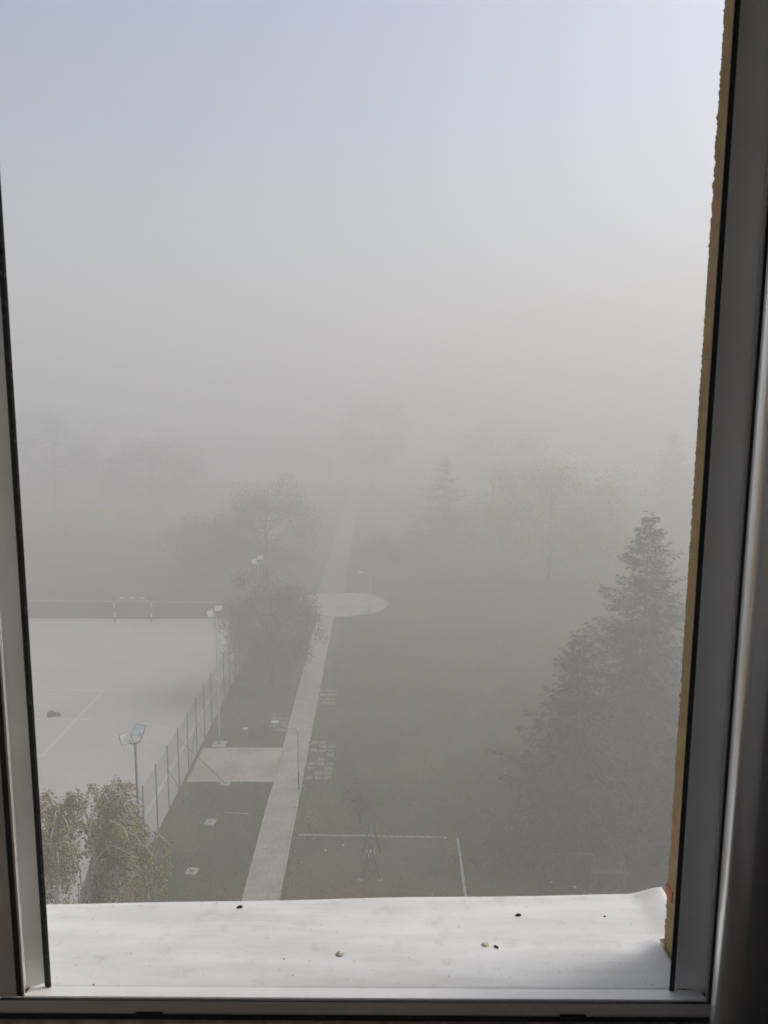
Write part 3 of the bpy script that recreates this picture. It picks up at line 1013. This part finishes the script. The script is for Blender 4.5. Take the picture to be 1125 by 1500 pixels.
tag(mb.build('plastic_pipe', M['orange'], None, mid), 'orange plastic pipe lying on the worn earth', 'pipe')

def sapling(label, px0, py0, px1, py1, seed):
    q = G(px0, py0)
    h = HT(px1, py1, q.y)
    r_ = random.Random(seed)
    t = thing('sapling', label, 'sapling', (q.x, q.y, 0))
    mb = MB()
    mb.tube([(0, 0, -0.05), (0.03, 0, h * .4), (0.0, 0.02, h * .7), (0.05, 0, h)], [0.022, 0.018, 0.012, 0.005], 6)
    for k in range(6):
        z = h * r_.uniform(.45, .9)
        mb.tube([(0.02, 0, z), (0.02 + r_.uniform(-.14, .14), r_.uniform(-.14, .14), z + r_.uniform(.1, .25))], [0.007, 0.002], 4)
    mb.build('stem', M['twig'], t)
    rs_ = np.random.RandomState(seed)
    p_ = rs_.normal(size=(26, 3)) * np.array([0.09, 0.09, h * .2]) + np.array([0.03, 0, h * .72])
    quads('leaves', leaf_quads(rs_, p_, 0.06, .6, .3), M['olive'], t)
sapling('thin bare sapling on the grass between birch and path', 307.5, 1310, 309, 1242, 3)

# things under the spruces
qa, qb = G(803, 1285), G(866, 1287)
rk = thing('carpet_rack', 'thin grey metal rail frame under the spruces', 'rail frame', (qa.x, qa.y, 0))
L = qb.x - qa.x
hr = HT(803, 1250, qa.y)
for x in (0, L):
    mb = MB(); mb.tube([(x, 0, -.05), (x, 0, hr)], 0.016, 8); mb.build('post', M['darkpole'], rk)
mb = MB(); mb.tube([(0.02, 0, hr - .02), (L - 0.02, 0, hr - .02)], 0.015, 8); mb.build('rail', M['darkpole'], rk)
qa, qb = G(866, 1292), G(918, 1292)
bn = thing('park_bench', 'weathered wooden bench in the shade beneath the spruces', 'bench', ((qa.x + qb.x) / 2, qa.y, 0))
L = (qb.x - qa.x) / 2
mb = MB()
for k in range(3):
    mb.box((-L, -0.20 + k * .14, .42), (L, -0.08 + k * .14, .46))
mb.build('seat', M['wood'], bn)
mb = MB()
for k in range(2):
    mb.box((-L, 0.245, .58 + k * .15), (L, 0.28, .70 + k * .15))
mb.build('backrest', M['wood'], bn)
for sx in (-1, 1):
    mb = MB()
    x = sx * (L - .15)
    mb.box((x - .04, -.18, -.05), (x + .04, -.10, .419)); mb.box((x - .04, .20, -.05), (x + .04, .244, .86)); mb.box((x - .04, -.0995, .34), (x + .04, .199, .419))
    mb.build('leg', M['darkpole'], bn)

# ------------------------------------------------------------------ trees
q = P(120, 1322, 19.0)
def loc_tip(base, px, py, y):
    w = P(px, py, y)
    return Vector((w.x - base[0], w.y - base[1], w.z))
ta, tb = P(120, 1320, 19.6), P(160, 1160, 19.6)
b1 = (ta.x - (tb.x - ta.x) / (tb.z - ta.z) * ta.z, 19.6, 0)
tips1 = [loc_tip(b1, x_, y_, d_) for x_, y_, d_ in ((160, 1150, 19.8), (182, 1150, 19.5), (196, 1175, 19.2), (172, 1180, 20.2), (205, 1205, 19), (225, 1215, 19.6), (236, 1225, 19.4), (150, 1190, 19.9), (215, 1240, 18.6), (200, 1225, 18.8), (180, 1210, 18.4), (222, 1262, 18.8), (190, 1250, 18.2))]
h1 = HT(170, 1150, 19.6)
birch_tree('white stemmed birch with yellow green hanging leaves, right of the pair', b1, h1, 1.35, 21, tips1, 540, ((tb.x - ta.x) / (tb.z - ta.z) * h1, 0.0), -1)
b2 = (P(70, 1330, 18.6).x - 0.1, 18.6, 0)
tips2 = [loc_tip(b2, x_, y_, d_) for x_, y_, d_ in ((68, 1160, 18.8), (85, 1180, 18.4), (106, 1172, 18.6), (98, 1205, 18.0), (112, 1200, 18.9), (75, 1225, 17.8), (100, 1235, 17.9), (60, 1190, 18.2), (112, 1240, 18.1), (85, 1255, 17.6))]
h2 = HT(70, 1160, 18.6)
birch_tree('birch with yellowing hanging leaves at the left window edge', b2, h2, 0.95, 22, tips2, 450, (P(88, 1160, 18.6).x - b2[0], 0.0), 1)

qB = P(842, 1100, 29.5)
spruce_tree('lower spruce in front with its tip left of the tall one', (qB.x, 29.5, 0), HT(840, 922, 29.5), 4.7, 31, group='spruces on the right')
qA = P(944, 900, 34.0)
spruce_tree('tall grey green spruce with pointed tip beside the window wall', (qA.x, 34.0, 0), HT(943, 746, 34.0), 5.8, 32, group='spruces on the right')
qC = P(990, 1000, 29.0)
spruce_tree('spruce half hidden by the window wall, low at right', (qC.x + 0.6, 28.5, 0), HT(990, 1020, 28.5), 3.3, 33, group='spruces on the right')
qD = P(650, 800, 66.0)
spruce_tree('slim dark spruce fading in fog right of the round place', (P(650, 800, 90).x, 90.0, 0), HT(650, 664, 90), 6.0, 34, twig=0.45, dens=14, step=0.4, material='fir_dark', group='far conifers in the fog')
qE = P(612, 800, 64.0)
spruce_tree('short dark conifer beside the slim foggy spruce', (P(612, 800, 86).x, 86.0, 0), HT(618, 760, 86), 4.6, 35, twig=0.45, dens=14, step=0.4, material='fir_dark', group='far conifers in the fog')
qF = P(985, 700, 55.0)
spruce_tree('very faint conifer behind the tall spruce at the window edge', (P(985, 700, 116).x, 116.0, 0), HT(985, 628, 116), 9.5, 36, twig=0.5, dens=12, step=0.45, material='fir_dark', group='far conifers in the fog')

q = P(398, 900, 46.5)
broad_tree('broadleaf_tree', 'plum red tree in leaf standing left of the path', 'tree', (q.x, 46.5, 0), HT(404, 836, 46.5), 3.2, 52000, 0.095, M['plum'], 41, 0.04, 'trees in the fog', clumps=150, spread=0.12)
q = P(390, 800, 58.5)
broad_tree('broadleaf_tree', 'taller dull red tree looming behind the plum red one', 'tree', (P(390, 800, 68).x, 68, 0), HT(388, 700, 68), 5.0, 48000, 0.105, M['plum_grey'], 42, 0.08, 'trees in the fog', clumps=130, spread=0.13)
q = P(805, 800, 66.0)
broad_tree('broadleaf_tree', 'wide amber tree at the back of the lawn', 'tree', (P(805, 800, 76).x, 76.0, 0), HT(812, 680, 76), 7.4, 46000, 0.18, M['autumn'], 43, 0.14, 'trees in the fog', clumps=90)
q = P(735, 800, 70.0)
broad_tree('broadleaf_tree', 'olive tree between slim spruce and amber tree', 'tree', (P(735, 800, 100).x, 100.0, 0), HT(735, 735, 100), 5.8, 24000, 0.17, M['olive'], 44, 0.10, 'trees in the fog', clumps=80)
q = P(890, 800, 62.0)
broad_tree('broadleaf_tree', 'amber tree partly behind the tall spruce', 'tree', (P(890, 800, 72).x, 72.0, 0), HT(890, 770, 72), 3.9, 16000, 0.15, M['autumn'], 45, 0.10, 'trees in the fog', clumps=60)
q = P(562, 850, 70.0)
broad_tree('evergreen_bush', 'dark rounded bush behind the lamp at the round place', 'bush', (P(562, 850, 84).x, 84, 0), HT(560, 790, 84), 2.9, 14000, 0.14, M['green'], 46, 0.02, None, clumps=60)
for i, (px, top, d, rr, mt, lb) in enumerate(((85, 590, 122, 9.0, 'green', 'huge hazy tree far left behind the court wall'),
                                              (225, 640, 118, 9.0, 'green', 'wide hazy tree behind the goal'),
                                              (305, 760, 80, 4.2, 'green', 'dark hazy tree at the right end of the court wall'),
                                              (125, 745, 98, 4.0, 'autumn', 'small rust tinted tree behind the court wall, left of the goal'),
                                              (545, 572, 150, 8, 'green', 'very tall faint tree over the end of the path'),
                                              (735, 618, 138, 10, 'olive', 'very faint broad crown above the amber tree'))):
    q = P(px, 800, d)
    broad_tree('broadleaf_tree', lb, 'tree', (q.x, d, 0), HT(px, top, d), rr, 22000, 0.2, M[mt], 60 + i, 0.10, 'trees in the fog', clumps=90)
q = G(524, 1206)
broad_tree('small_tree', 'small sparse tree with fading red leaves behind the swing', 'tree', (q.x + 0.1, q.y, 0), HT(515, 1146, q.y), 0.75, 2800, 0.08, M['rust_leaf'], 47, 0.25, None, clumps=40, bark='twig')
q = G(868, 1306)
rsq = np.random.RandomState(5)
t = thing('shrub', 'yellow green twigs of a low shrub just above the ledge', 'shrub', (q.x, q.y - 0.6, 0))
mb = MB()
P_ = []
for k in range(12):
    a = k * 0.9
    tipv = Vector((math.cos(a) * 0.7, math.sin(a) * 0.4, rsq.uniform(0.35, 0.62)))
    mb.tube([(0, 0, -.03), tipv * 0.6 + Vector((0, 0, .1)), tipv], [.012, .008, .003], 4)
    for s in np.linspace(.4, 1, 14):
        P_.append(np.array(tipv * s) + rsq.normal(size=3) * .04)
mb.build('stem', M['twig'], t)
quads('leaves', leaf_quads(rsq, np.array(P_), .09, .5, 0), M['yellow'], t)

# far building, hardly visible
hb = thing('long_building', 'long pale building, a faint band deep in the fog', 'building', (P(360, 650, 165).x, 167, 0))
w2 = (P(490, 650, 165).x - P(235, 650, 165).x) / 2
hz = HT(360, 655, 167)
mb = MB(); mb.box((-w2, 0, -.1), (w2, 9, hz)); mb.build('wall', M['house'], hb)
mb = MB()
mb.add([(-w2 - .5, -.6, hz + .01), (w2 + .5, -.6, hz + .01), (w2 + .5, 9.6, hz + .01), (-w2 - .5, 9.6, hz + .01), (-w2 + 3, 4.5, hz + 2.4), (w2 - 3, 4.5, hz + 2.4)],
       [(0, 1, 5, 4), (2, 3, 4, 5), (1, 2, 5), (3, 0, 4), (3, 2, 1, 0)])
mb.build('roof', M['roof'], hb)
for f_ in range(3):
    for k in range(6):
        mb = MB()
        x = -w2 + w2 * 2 * (k + .5) / 6
        mb.box((x - .7, -.04, 1.0 + f_ * 3.0), (x + .7, -.003, 2.5 + f_ * 3.0))
        if 2.6 + f_ * 3 < hz:
            mb.build('window', M['roof'], hb)

# ------------------------------------------------------------------ the window one looks through
YI, YO, YG = 0.855, 0.940, 0.948             # room side and outer side of the frame, outer seal
ROW = 1000
def X(px, y):
    return P(px, ROW, y).x
z_in = P(500, 1449.5, YO).z                  # ledge height where it meets the frame
ZB, ZT = z_in - 0.06, 18.50
win = thing('window', 'white plastic casement window frame with its sash swung open', 'window', (0, YO, z_in))
def wb(mb, name, m_, parent=None, smooth=None):
    o = mb.build(name, m_, parent or win)
    if not parent:
        o.location = (0, -YO, -z_in)
    return o
def bevel(o, w=0.0015, seg=2):
    bv = o.modifiers.new('bevel', 'BEVEL')
    bv.width = w; bv.segments = seg; bv.limit_method = 'ANGLE'; bv.angle_limit = R(40)
# the frame: a face turned to the room, an inner lip and a black seal all round
YJ = YO - 0.002
z_up = z_in + 0.007
dr = ray(500, 1461.5)
yb = (dr * ((z_up - EYE.z) / dr.z)).y
ZJ = z_in + 0.0005
zg = z_up - 0.0015
xr = X(1019.5, YJ)
xe0, xe1, xg = X(1066.0, YJ), X(1068.3, yb), X(1078, yb)
mb = MB()
mb.prism([(xr, YO + 0.0115), (xr, YO + 0.0095), (xe0, YJ - 0.001), (xe0, YO)], ZJ, ZT)
wb(mb, 'jamb', M['pvc'])
mb = MB()
mb.prism([(xe0 + 0.0003, YJ - 0.0012), (xe1, yb), (xe1 + 0.0012, yb), (xg + 0.08, YJ - 0.0012)], z_up - 0.002, ZT)
wb(mb, 'lip', M['pvc_white'])
mb = MB()
mb.box((xe1 + 0.0015, yb + 0.0005, ZB + 0.04), (xg + 0.09, yb + 0.004, ZT))
wb(mb, 'gasket', M['black'])
xs0 = X(1010.5, YO + 0.001)
mb = MB()
mb.box((xs0, YO + 0.001, z_in - 0.012), (xr, YO + 0.0025, ZT))
mb.box((xs0 + 0.0030, YO - 0.0015, ZJ), (xs0 + 0.0046, YO + 0.0007, ZT))
wb(mb, 'outer_seal', M['black'])
xl0, xl1, xl2, xl3 = X(35.5, YJ), X(8.5, YJ), X(4.5, yb), X(-8, yb)
mb = MB()
mb.prism([(xl0, YO + 0.0095), (xl0, YO + 0.0115), (xl1, YO), (xl1, YJ - 0.001)], ZJ, ZT)
wb(mb, 'jamb', M['pvc_left'])
mb = MB()
mb.prism([(xl1 - 0.0003, YJ - 0.0012), (xl1 - 0.06, YJ - 0.0012), (xl2 - 0.0012, yb), (xl2, yb)], z_up - 0.002, ZT)
wb(mb, 'lip', M['pvc_white'])
mb = MB()
mb.box((xl3 + 0.0002, yb + 0.0005, zg), (xl2 - 0.0015, yb + 0.004, ZT))
wb(mb, 'gasket', M['black'])
xs1 = X(46.5, YO + 0.001)
mb = MB()
mb.box((xl0, YO + 0.001, z_in - 0.012), (xs1, YO + 0.0025, ZT))
mb.box((xs1 - 0.0042, YO - 0.0012, ZJ), (xs1 - 0.0012, YO + 0.0007, ZT))
wb(mb, 'outer_seal', M['gritty'])
mb = MB()                                     # room side face of the frame on the left
mb.box((xl3 - 0.09, yb - 0.0003, zg), (xl3, yb + 0.006, ZT))
wb(mb, 'frame_face', M['pvc_white'])
mb = MB()
mb.prism([(YO + 0.006, z_in - 0.03), (YO + 0.006, z_in - 0.0025), (YO + 0.002, z_in), (yb, z_up), (yb - 0.0012, z_up - 0.0012), (yb - 0.0012, z_in - 0.03)][::-1], xl2 - 0.002, xe1 + 0.002, 0, 'x')
wb(mb, 'bottom_rail', M['pvc_white'])
yg0 = yb - 0.0016
dq = ray(500, 1466.8)
yq = (dq * ((z_up - 0.001 - EYE.z) / dq.z)).y
zg = z_up - 0.0015
mb = MB()
mb.box((xl3 - 0.02, yq, zg - 0.012), (xg + 0.02, yg0, z_up - 0.001))
wb(mb, 'gasket', M['black'])
yf = yq - 0.0004
zr0, zr1 = HT(500, 1487.5, yf - 0.003), HT(500, 1484, yf - 0.003)
mb = MB()
xs = [xl3 - 0.10] + [P(p_, 1488, yf).x for p_ in (199, 240, 819, 858)] + [xg + 0.12]
for k in range(5):
    zz = zr0 if k % 2 == 0 else zr1
    mb.prism([(yf + 0.02, zz), (yf + 0.02, zg - 0.011), (yf, zg - 0.0005), (yf - 0.003, zz + 0.003), (yf - 0.002, zz)][::-1] if k % 2 == 0 else [(yf + 0.0185, zz), (yf + 0.0185, zg - 0.012), (yf, zg - 0.0005), (yf - 0.0028, zz + 0.001), (yf - 0.0024, zz)][::-1], xs[k], xs[k + 1], 0, 'x')
wb(mb, 'inner_rail', M['pvc_white'])
z_fl = HT(500, 1493.5, yf - 0.006)
mb = MB()
mb.box((xl3 - 0.10, yf - 0.001, z_fl - 0.05), (xg + 0.12, yf + 0.015, zr0 - 0.002))
wb(mb, 'dark_gap_block', M['black'])  # solid black block; darkness of the gap and slots put into its colour
mb = MB()
mb.box((-1.1, 0.35, z_fl - 0.045), (1.1, yf - 0.006, z_fl))
o = mb.build('window_board', M['board'])
bevel(o, 0.003)
tag(o, 'dark brown speckled inner window board along the bottom edge', 'window board')
# the sash, folded back into the room on its hinge
xh = X(1077.0, YI - 0.004)
cas = MB()
prof = [(xh, YI - 0.004)]
rr = 0.024
yd = YI - 0.042
xh -= 0.0150
for k in range(9):
    a = math.pi + (math.pi / 2) * k / 8
    prof.append((xh + 0.001 + rr + rr * math.cos(a), yd + rr * math.sin(a) * 0.75))
prof += [(xh + 0.054, yd - rr * 0.75 - 0.0005), (xh + 0.058, yd - rr * 0.75 + 0.006), (xh + 0.058, YI - 0.004)]
nprof = len(prof)
vs = [(x, y, z_fl + 0.003) for x, y in prof] + [(x, y, ZT) for x, y in prof]
cas.add(vs, [tuple(range(nprof - 1, -1, -1)), tuple(range(nprof, 2 * nprof))] + [(i, (i + 1) % nprof, nprof + (i + 1) % nprof, nprof + i) for i in range(nprof)])
sash = wb(cas, 'sash', M['alu'])
sash.data.polygons.foreach_set('use_smooth', [False, False] + [True] * nprof)
es = sash.modifiers.new('edges', 'EDGE_SPLIT')
es.split_angle = R(38)
mb = MB()
mb.box((xh + 0.060, YI - 0.16, z_fl + 0.003), (xh + 0.115, YI - 0.004, ZT))
mb.box((xh + 0.0585, YI - 0.03, z_fl + 0.003), (xh + 0.0598, YI - 0.006, ZT))
wb(mb, 'sash_black_strip', M['black'], sash)  # black blocks along the right side of the sash

# ------------------------------------------------------------------ outer ledge
ls = math.tan(R(7))
def ledge_hit(px, py):
    d = ray(px, py)
    # plane z = z_in - 0.004 - ls*(y-YO)
    t_ = (z_in - 0.004 + ls * YO - EYE.z) / (d.z + ls * d.y)
    return EYE + d * t_
eL, eR = ledge_hit(66, 1325.5), ledge_hit(955, 1309)
XL, XR = -0.62, P(996, ROW, 1.05).x - 0.005
XRO = P(968, 1309, eR.y).x
def y_out(x):
    return eL.y + (eR.y - eL.y) * (x - eL.x) / (eR.x - eL.x)
nx, ny = 200, 30
vs, fs = [], []
rs_l = np.random.RandomState(8)
for j in range(ny + 1):
    for i in range(nx + 1):
        u, v = i / nx, j / ny
        x = XL + (XR - XL) * u
        y = YO + 0.0065 + (y_out(x) - YO - 0.0065) * v
        z = z_in - 0.004 - ls * (y - YO)
        z += 0.0006 * math.sin(x * 17 + 1) * v + 0.0005 * math.sin(y * 60 + x * 9)
        if y > 1.056:
            x += (XRO - XR) * max(0.0, (u - 0.8) / 0.2) ** 2 * min(1.0, (y - 1.056) / 0.02)
        e = max(0.0, 1 - (1 - u) * (XR - XL) / 0.040)
        e = e * e * (3 - 2 * e)
        z += 0.012 * e * (0.5 + 0.5 * v)
        if j == ny:
            z += 0.0008
        vs.append((x, y, z))
for j in range(ny):
    for i in range(nx):
        a = j * (nx + 1) + i
        fs.append((a, a + 1, a + nx + 2, a + nx + 1))
mb = MB()
n0 = len(vs)
for i in range(nx + 1):                       # folded drip edge
    a = vs[ny * (nx + 1) + i]
    vs.append((a[0], a[1] + 0.003, a[2] - 0.004))
    vs.append((a[0], a[1] + 0.002, a[2] - 0.035))
for i in range(nx):
    a = ny * (nx + 1) + i
    fs.append((a, a + 1, n0 + 2 * i + 2, n0 + 2 * i))
    fs.append((n0 + 2 * i, n0 + 2 * i + 2, n0 + 2 * i + 3, n0 + 2 * i + 1))
mb.add(vs, fs, 0, True)
ledge = thing('window_ledge', 'white painted metal ledge outside the window, dusty and specked with dirt', 'ledge', (0, YO, z_in))
o = mb.build('ledge_plate', M['ledge'], ledge, (0, -YO, -z_in))
so = o.modifiers.new('thickness', 'SOLIDIFY')
so.thickness = 0.0015
so.offset = -1
for px, py in ((498, 1398), (711, 1385)):
    h = ledge_hit(px, py)
    mb = MB()
    mb.tube([(0, 0, -0.002), (0, 0, 0.0007), (0, 0, 0.0016)], [0.0062, 0.0062, 0.0040], 16)
    mb.tube([(0, 0, 0.0012), (0, 0, 0.0022)], 0.0024, 10, 1)
    mb.build('screw', [M['rust'], M['ledge']], ledge, (h.x, h.y - YO, h.z - z_in))
def crumb(label, px, py, s, seed, long=1.0, rot=0.0):
    h = ledge_hit(px, py)
    o = hump('dirt_crumb', label, 'dirt', Vector((h.x, h.y, h.z + 0.0005)), s * long, s, s * 0.9, M['crumb'], seed, rot, 'crumbs of dirt on the ledge', 7)
    return o
crumb('dark crumb at the outer ledge rim, left of the path below', 351, 1329, 0.0030, 1, 1.9, 0.3)
crumb('hooked dark crumb near the outer rim, right of the two screws', 759, 1341, 0.0032, 2, 1.5, 0.2)
crumb('slender dark crumb beside the right screw head', 727, 1388, 0.0026, 3, 1.9, -0.9)
crumb('tiny crumb near the right end of the ledge', 886, 1343, 0.0018, 4, 1.4, 0)
crumb('tiny crumb at the left inner corner of the ledge', 137, 1443, 0.0013, 5)
crumb('tiny crumb right of the left screw, towards the room', 416, 1405, 0.0012, 6)

# ------------------------------------------------------------------ own building: outer wall with the window opening
XRW, YF = X(996, 1.05), 1.05
XLW = -0.66
zo0, zo1 = z_in - 0.05, 18.535
hw_ = thing('building_wall', 'ochre plastered outer wall with a rough edge at the right of the window', 'wall', (0, YF, 0))
def wloc(o):
    o.location = (0, -YF, 0)
    return o
mb = MB()
Y0 = YG + 0.006
mb.box((-7, Y0, -0.1), (-2.8, YF, 36)); mb.box((-1.0, Y0, -0.1), (XLW, YF, 36)); mb.box((-2.7995, Y0, -0.1), (-1.0005, YF, 16.6)); mb.box((-2.7995, Y0, 19.3), (-1.0005, YF, 36)); mb.box((XRW + 0.05, Y0, -0.1), (0.95, YF, 36)); mb.box((2.4, Y0, -0.1), (7, YF, 36)); mb.box((0.9505, Y0, -0.1), (2.3995, YF, 16.6)); mb.box((0.9505, Y0, 19.3), (2.3995, YF, 36))  # unglazed side openings, left and right, added to brighten room and frame
mb.box((XLW + 0.0005, Y0, -0.1), (XRW + 0.0495, YF, zo0)); mb.box((XLW + 0.0005, Y0, zo1), (XRW + 0.0495, YF, 36))
mb.box((-7, 0.70, -0.1), (-2.8, Y0 - 0.001, 36)); mb.box((-1.0, 0.70, -0.1), (-0.70, Y0 - 0.001, 36)); mb.box((-2.7995, 0.70, -0.1), (-1.0005, Y0 - 0.001, 16.6)); mb.box((-2.7995, 0.70, 19.3), (-1.0005, Y0 - 0.001, 36)); mb.box((0.62, 0.70, -0.1), (0.95, Y0 - 0.001, 36)); mb.box((2.4, 0.70, -0.1), (7, Y0 - 0.001, 36)); mb.box((0.9505, 0.70, -0.1), (2.3995, Y0 - 0.001, 16.6)); mb.box((0.9505, 0.70, 19.3), (2.3995, Y0 - 0.001, 36))
mb.box((-0.6995, 0.70, -0.1), (0.6195, Y0 - 0.001, ZB - 0.031)); mb.box((-0.6995, 0.70, ZT + 0.001), (0.6195, Y0 - 0.001, 36))
wloc(mb.build('wall_panel', M['ochre'], hw_))
mb = MB()                                     # the reveal strip with its chipped corner
rz = random.Random(9)
n = 700
vs, fs = [], []
jx = 0.0
for k in range(n + 1):
    z = zo0 + (zo1 - zo0) * k / n
    amp = 0.5 + 0.5 * math.sin(z * 23 + 2 * math.sin(z * 7))
    jx = jx * 0.45 + (0.25 + 1.1 * amp) * rz.uniform(-0.0008, 0.0008) + (rz.uniform(-.0020, .001) if rz.random() < 0.03 else 0)
    vs += [(XRW + 0.0008 * math.sin(z * 9), Y0, z), (XRW + rz.uniform(-.0005, .0005), YF - 0.012, z), (XRW + jx + 0.0005, YF - 0.002 + rz.uniform(-.001, .001), z), (XRW + 0.004 + abs(jx), YF + 0.001, z), (XRW + 0.051, YF + 0.001, z)]
for k in range(n):
    for c in range(4):
        a = k * 5 + c
        fs.append((a, a + 5, a + 6, a + 1))
mb.add(vs, fs, 0, False)
wloc(mb.build('reveal', M['ochre'], hw_))
h = P(975, 1301, 1.03)
mb = MB()
mb.box((XRW - 0.0025, 1.025, h.z - 0.022), (XRW + 0.006, 1.050, h.z - 0.004))
o = wloc(mb.build('sealant', M['orange'], hw_))
bevel(o, 0.002)

# the room behind the camera, out of sight
mb = MB()
zf, zc = 16.35, 19.6
mb.box((-3.1, -2.1, zf), (-3.0, 0.699, zc)); mb.box((2.5, -2.1, zf), (2.6, 0.699, zc)); mb.box((-2.9995, -2.1, zf), (2.4995, -2.0, zc))
struct(mb.build('room_walls', M['room']))
mb = MB(); mb.box((-3.2, -2.2, zf - 0.2), (2.7, 0.699, zf - 0.001))
struct(mb.build('room_floor', M['roomfloor']))
mb = MB(); mb.box((-3.2, -2.2, zc + 0.001), (2.7, 0.699, zc + 0.2))
struct(mb.build('room_ceiling', M['room']))

# ------------------------------------------------------------------ fog, sky, sun
mb = MB()
mb.box((-380, -60, -1.0), (380, 460, 37.5))
haze = struct(mb.build('haze', None), 'stuff')
hm = bpy.data.materials.new('fog')
hm.use_nodes = True
nt = hm.node_tree
nt.nodes.remove(nt.nodes['Principled BSDF'])
pv = N(nt, 'ShaderNodeVolumePrincipled')
pv.inputs['Color'].default_value = (0.812, 0.813, 0.803, 1)
pv.inputs['Density'].default_value = 0.0182
pv.inputs['Anisotropy'].default_value = 0.24
nt.links.new(pv.outputs[0], nt.nodes['Material Output'].inputs['Volume'])
haze.data.materials.clear()
haze.data.materials.append(hm)

SUN_EL, SUN_AZ = R(38), R(72)                # azimuth measured from the view direction (+Y) to the right
w = bpy.data.worlds.new('World')
scn.world = w
w.use_nodes = True
nt = w.node_tree
bg = nt.nodes['Background']
sky = N(nt, 'ShaderNodeTexSky', sky_type='NISHITA')
sky.sun_disc = False
sky.sun_elevation = SUN_EL
sky.sun_rotation = SUN_AZ
sky.air_density = 1.0
sky.dust_density = 4.8
sky.ozone_density = 1.9
nt.links.new(sky.outputs[0], bg.inputs['Color'])
bg.inputs['Strength'].default_value = 0.125

sd = bpy.data.lights.new('sun', 'SUN')
sd.energy = 1.4
sd.angle = R(32)
sd.color = (1.0, 0.962, 0.90)
so = bpy.data.objects.new('sun', sd)
COL.objects.link(so)
sv = Vector((math.sin(SUN_AZ) * math.cos(SUN_EL), math.cos(SUN_AZ) * math.cos(SUN_EL), math.sin(SUN_EL)))
so.rotation_euler = (-sv).to_track_quat('-Z', 'Y').to_euler()
so.location = (40, 20, 60)

scn.view_settings.view_transform = 'Standard'
scn.view_settings.look = 'None'
scn.view_settings.exposure = 0.67
scn.view_settings.gamma = 1.0
scn.render.engine = 'CYCLES'
scn.cycles.max_bounces = 8
scn.cycles.diffuse_bounces = 4
scn.cycles.volume_bounces = 4
scn.cycles.transparent_max_bounces = 8
scn.cycles.use_denoising = True
try:
    scn.cycles.denoiser = 'OPENIMAGEDENOISE'
except Exception:
    pass
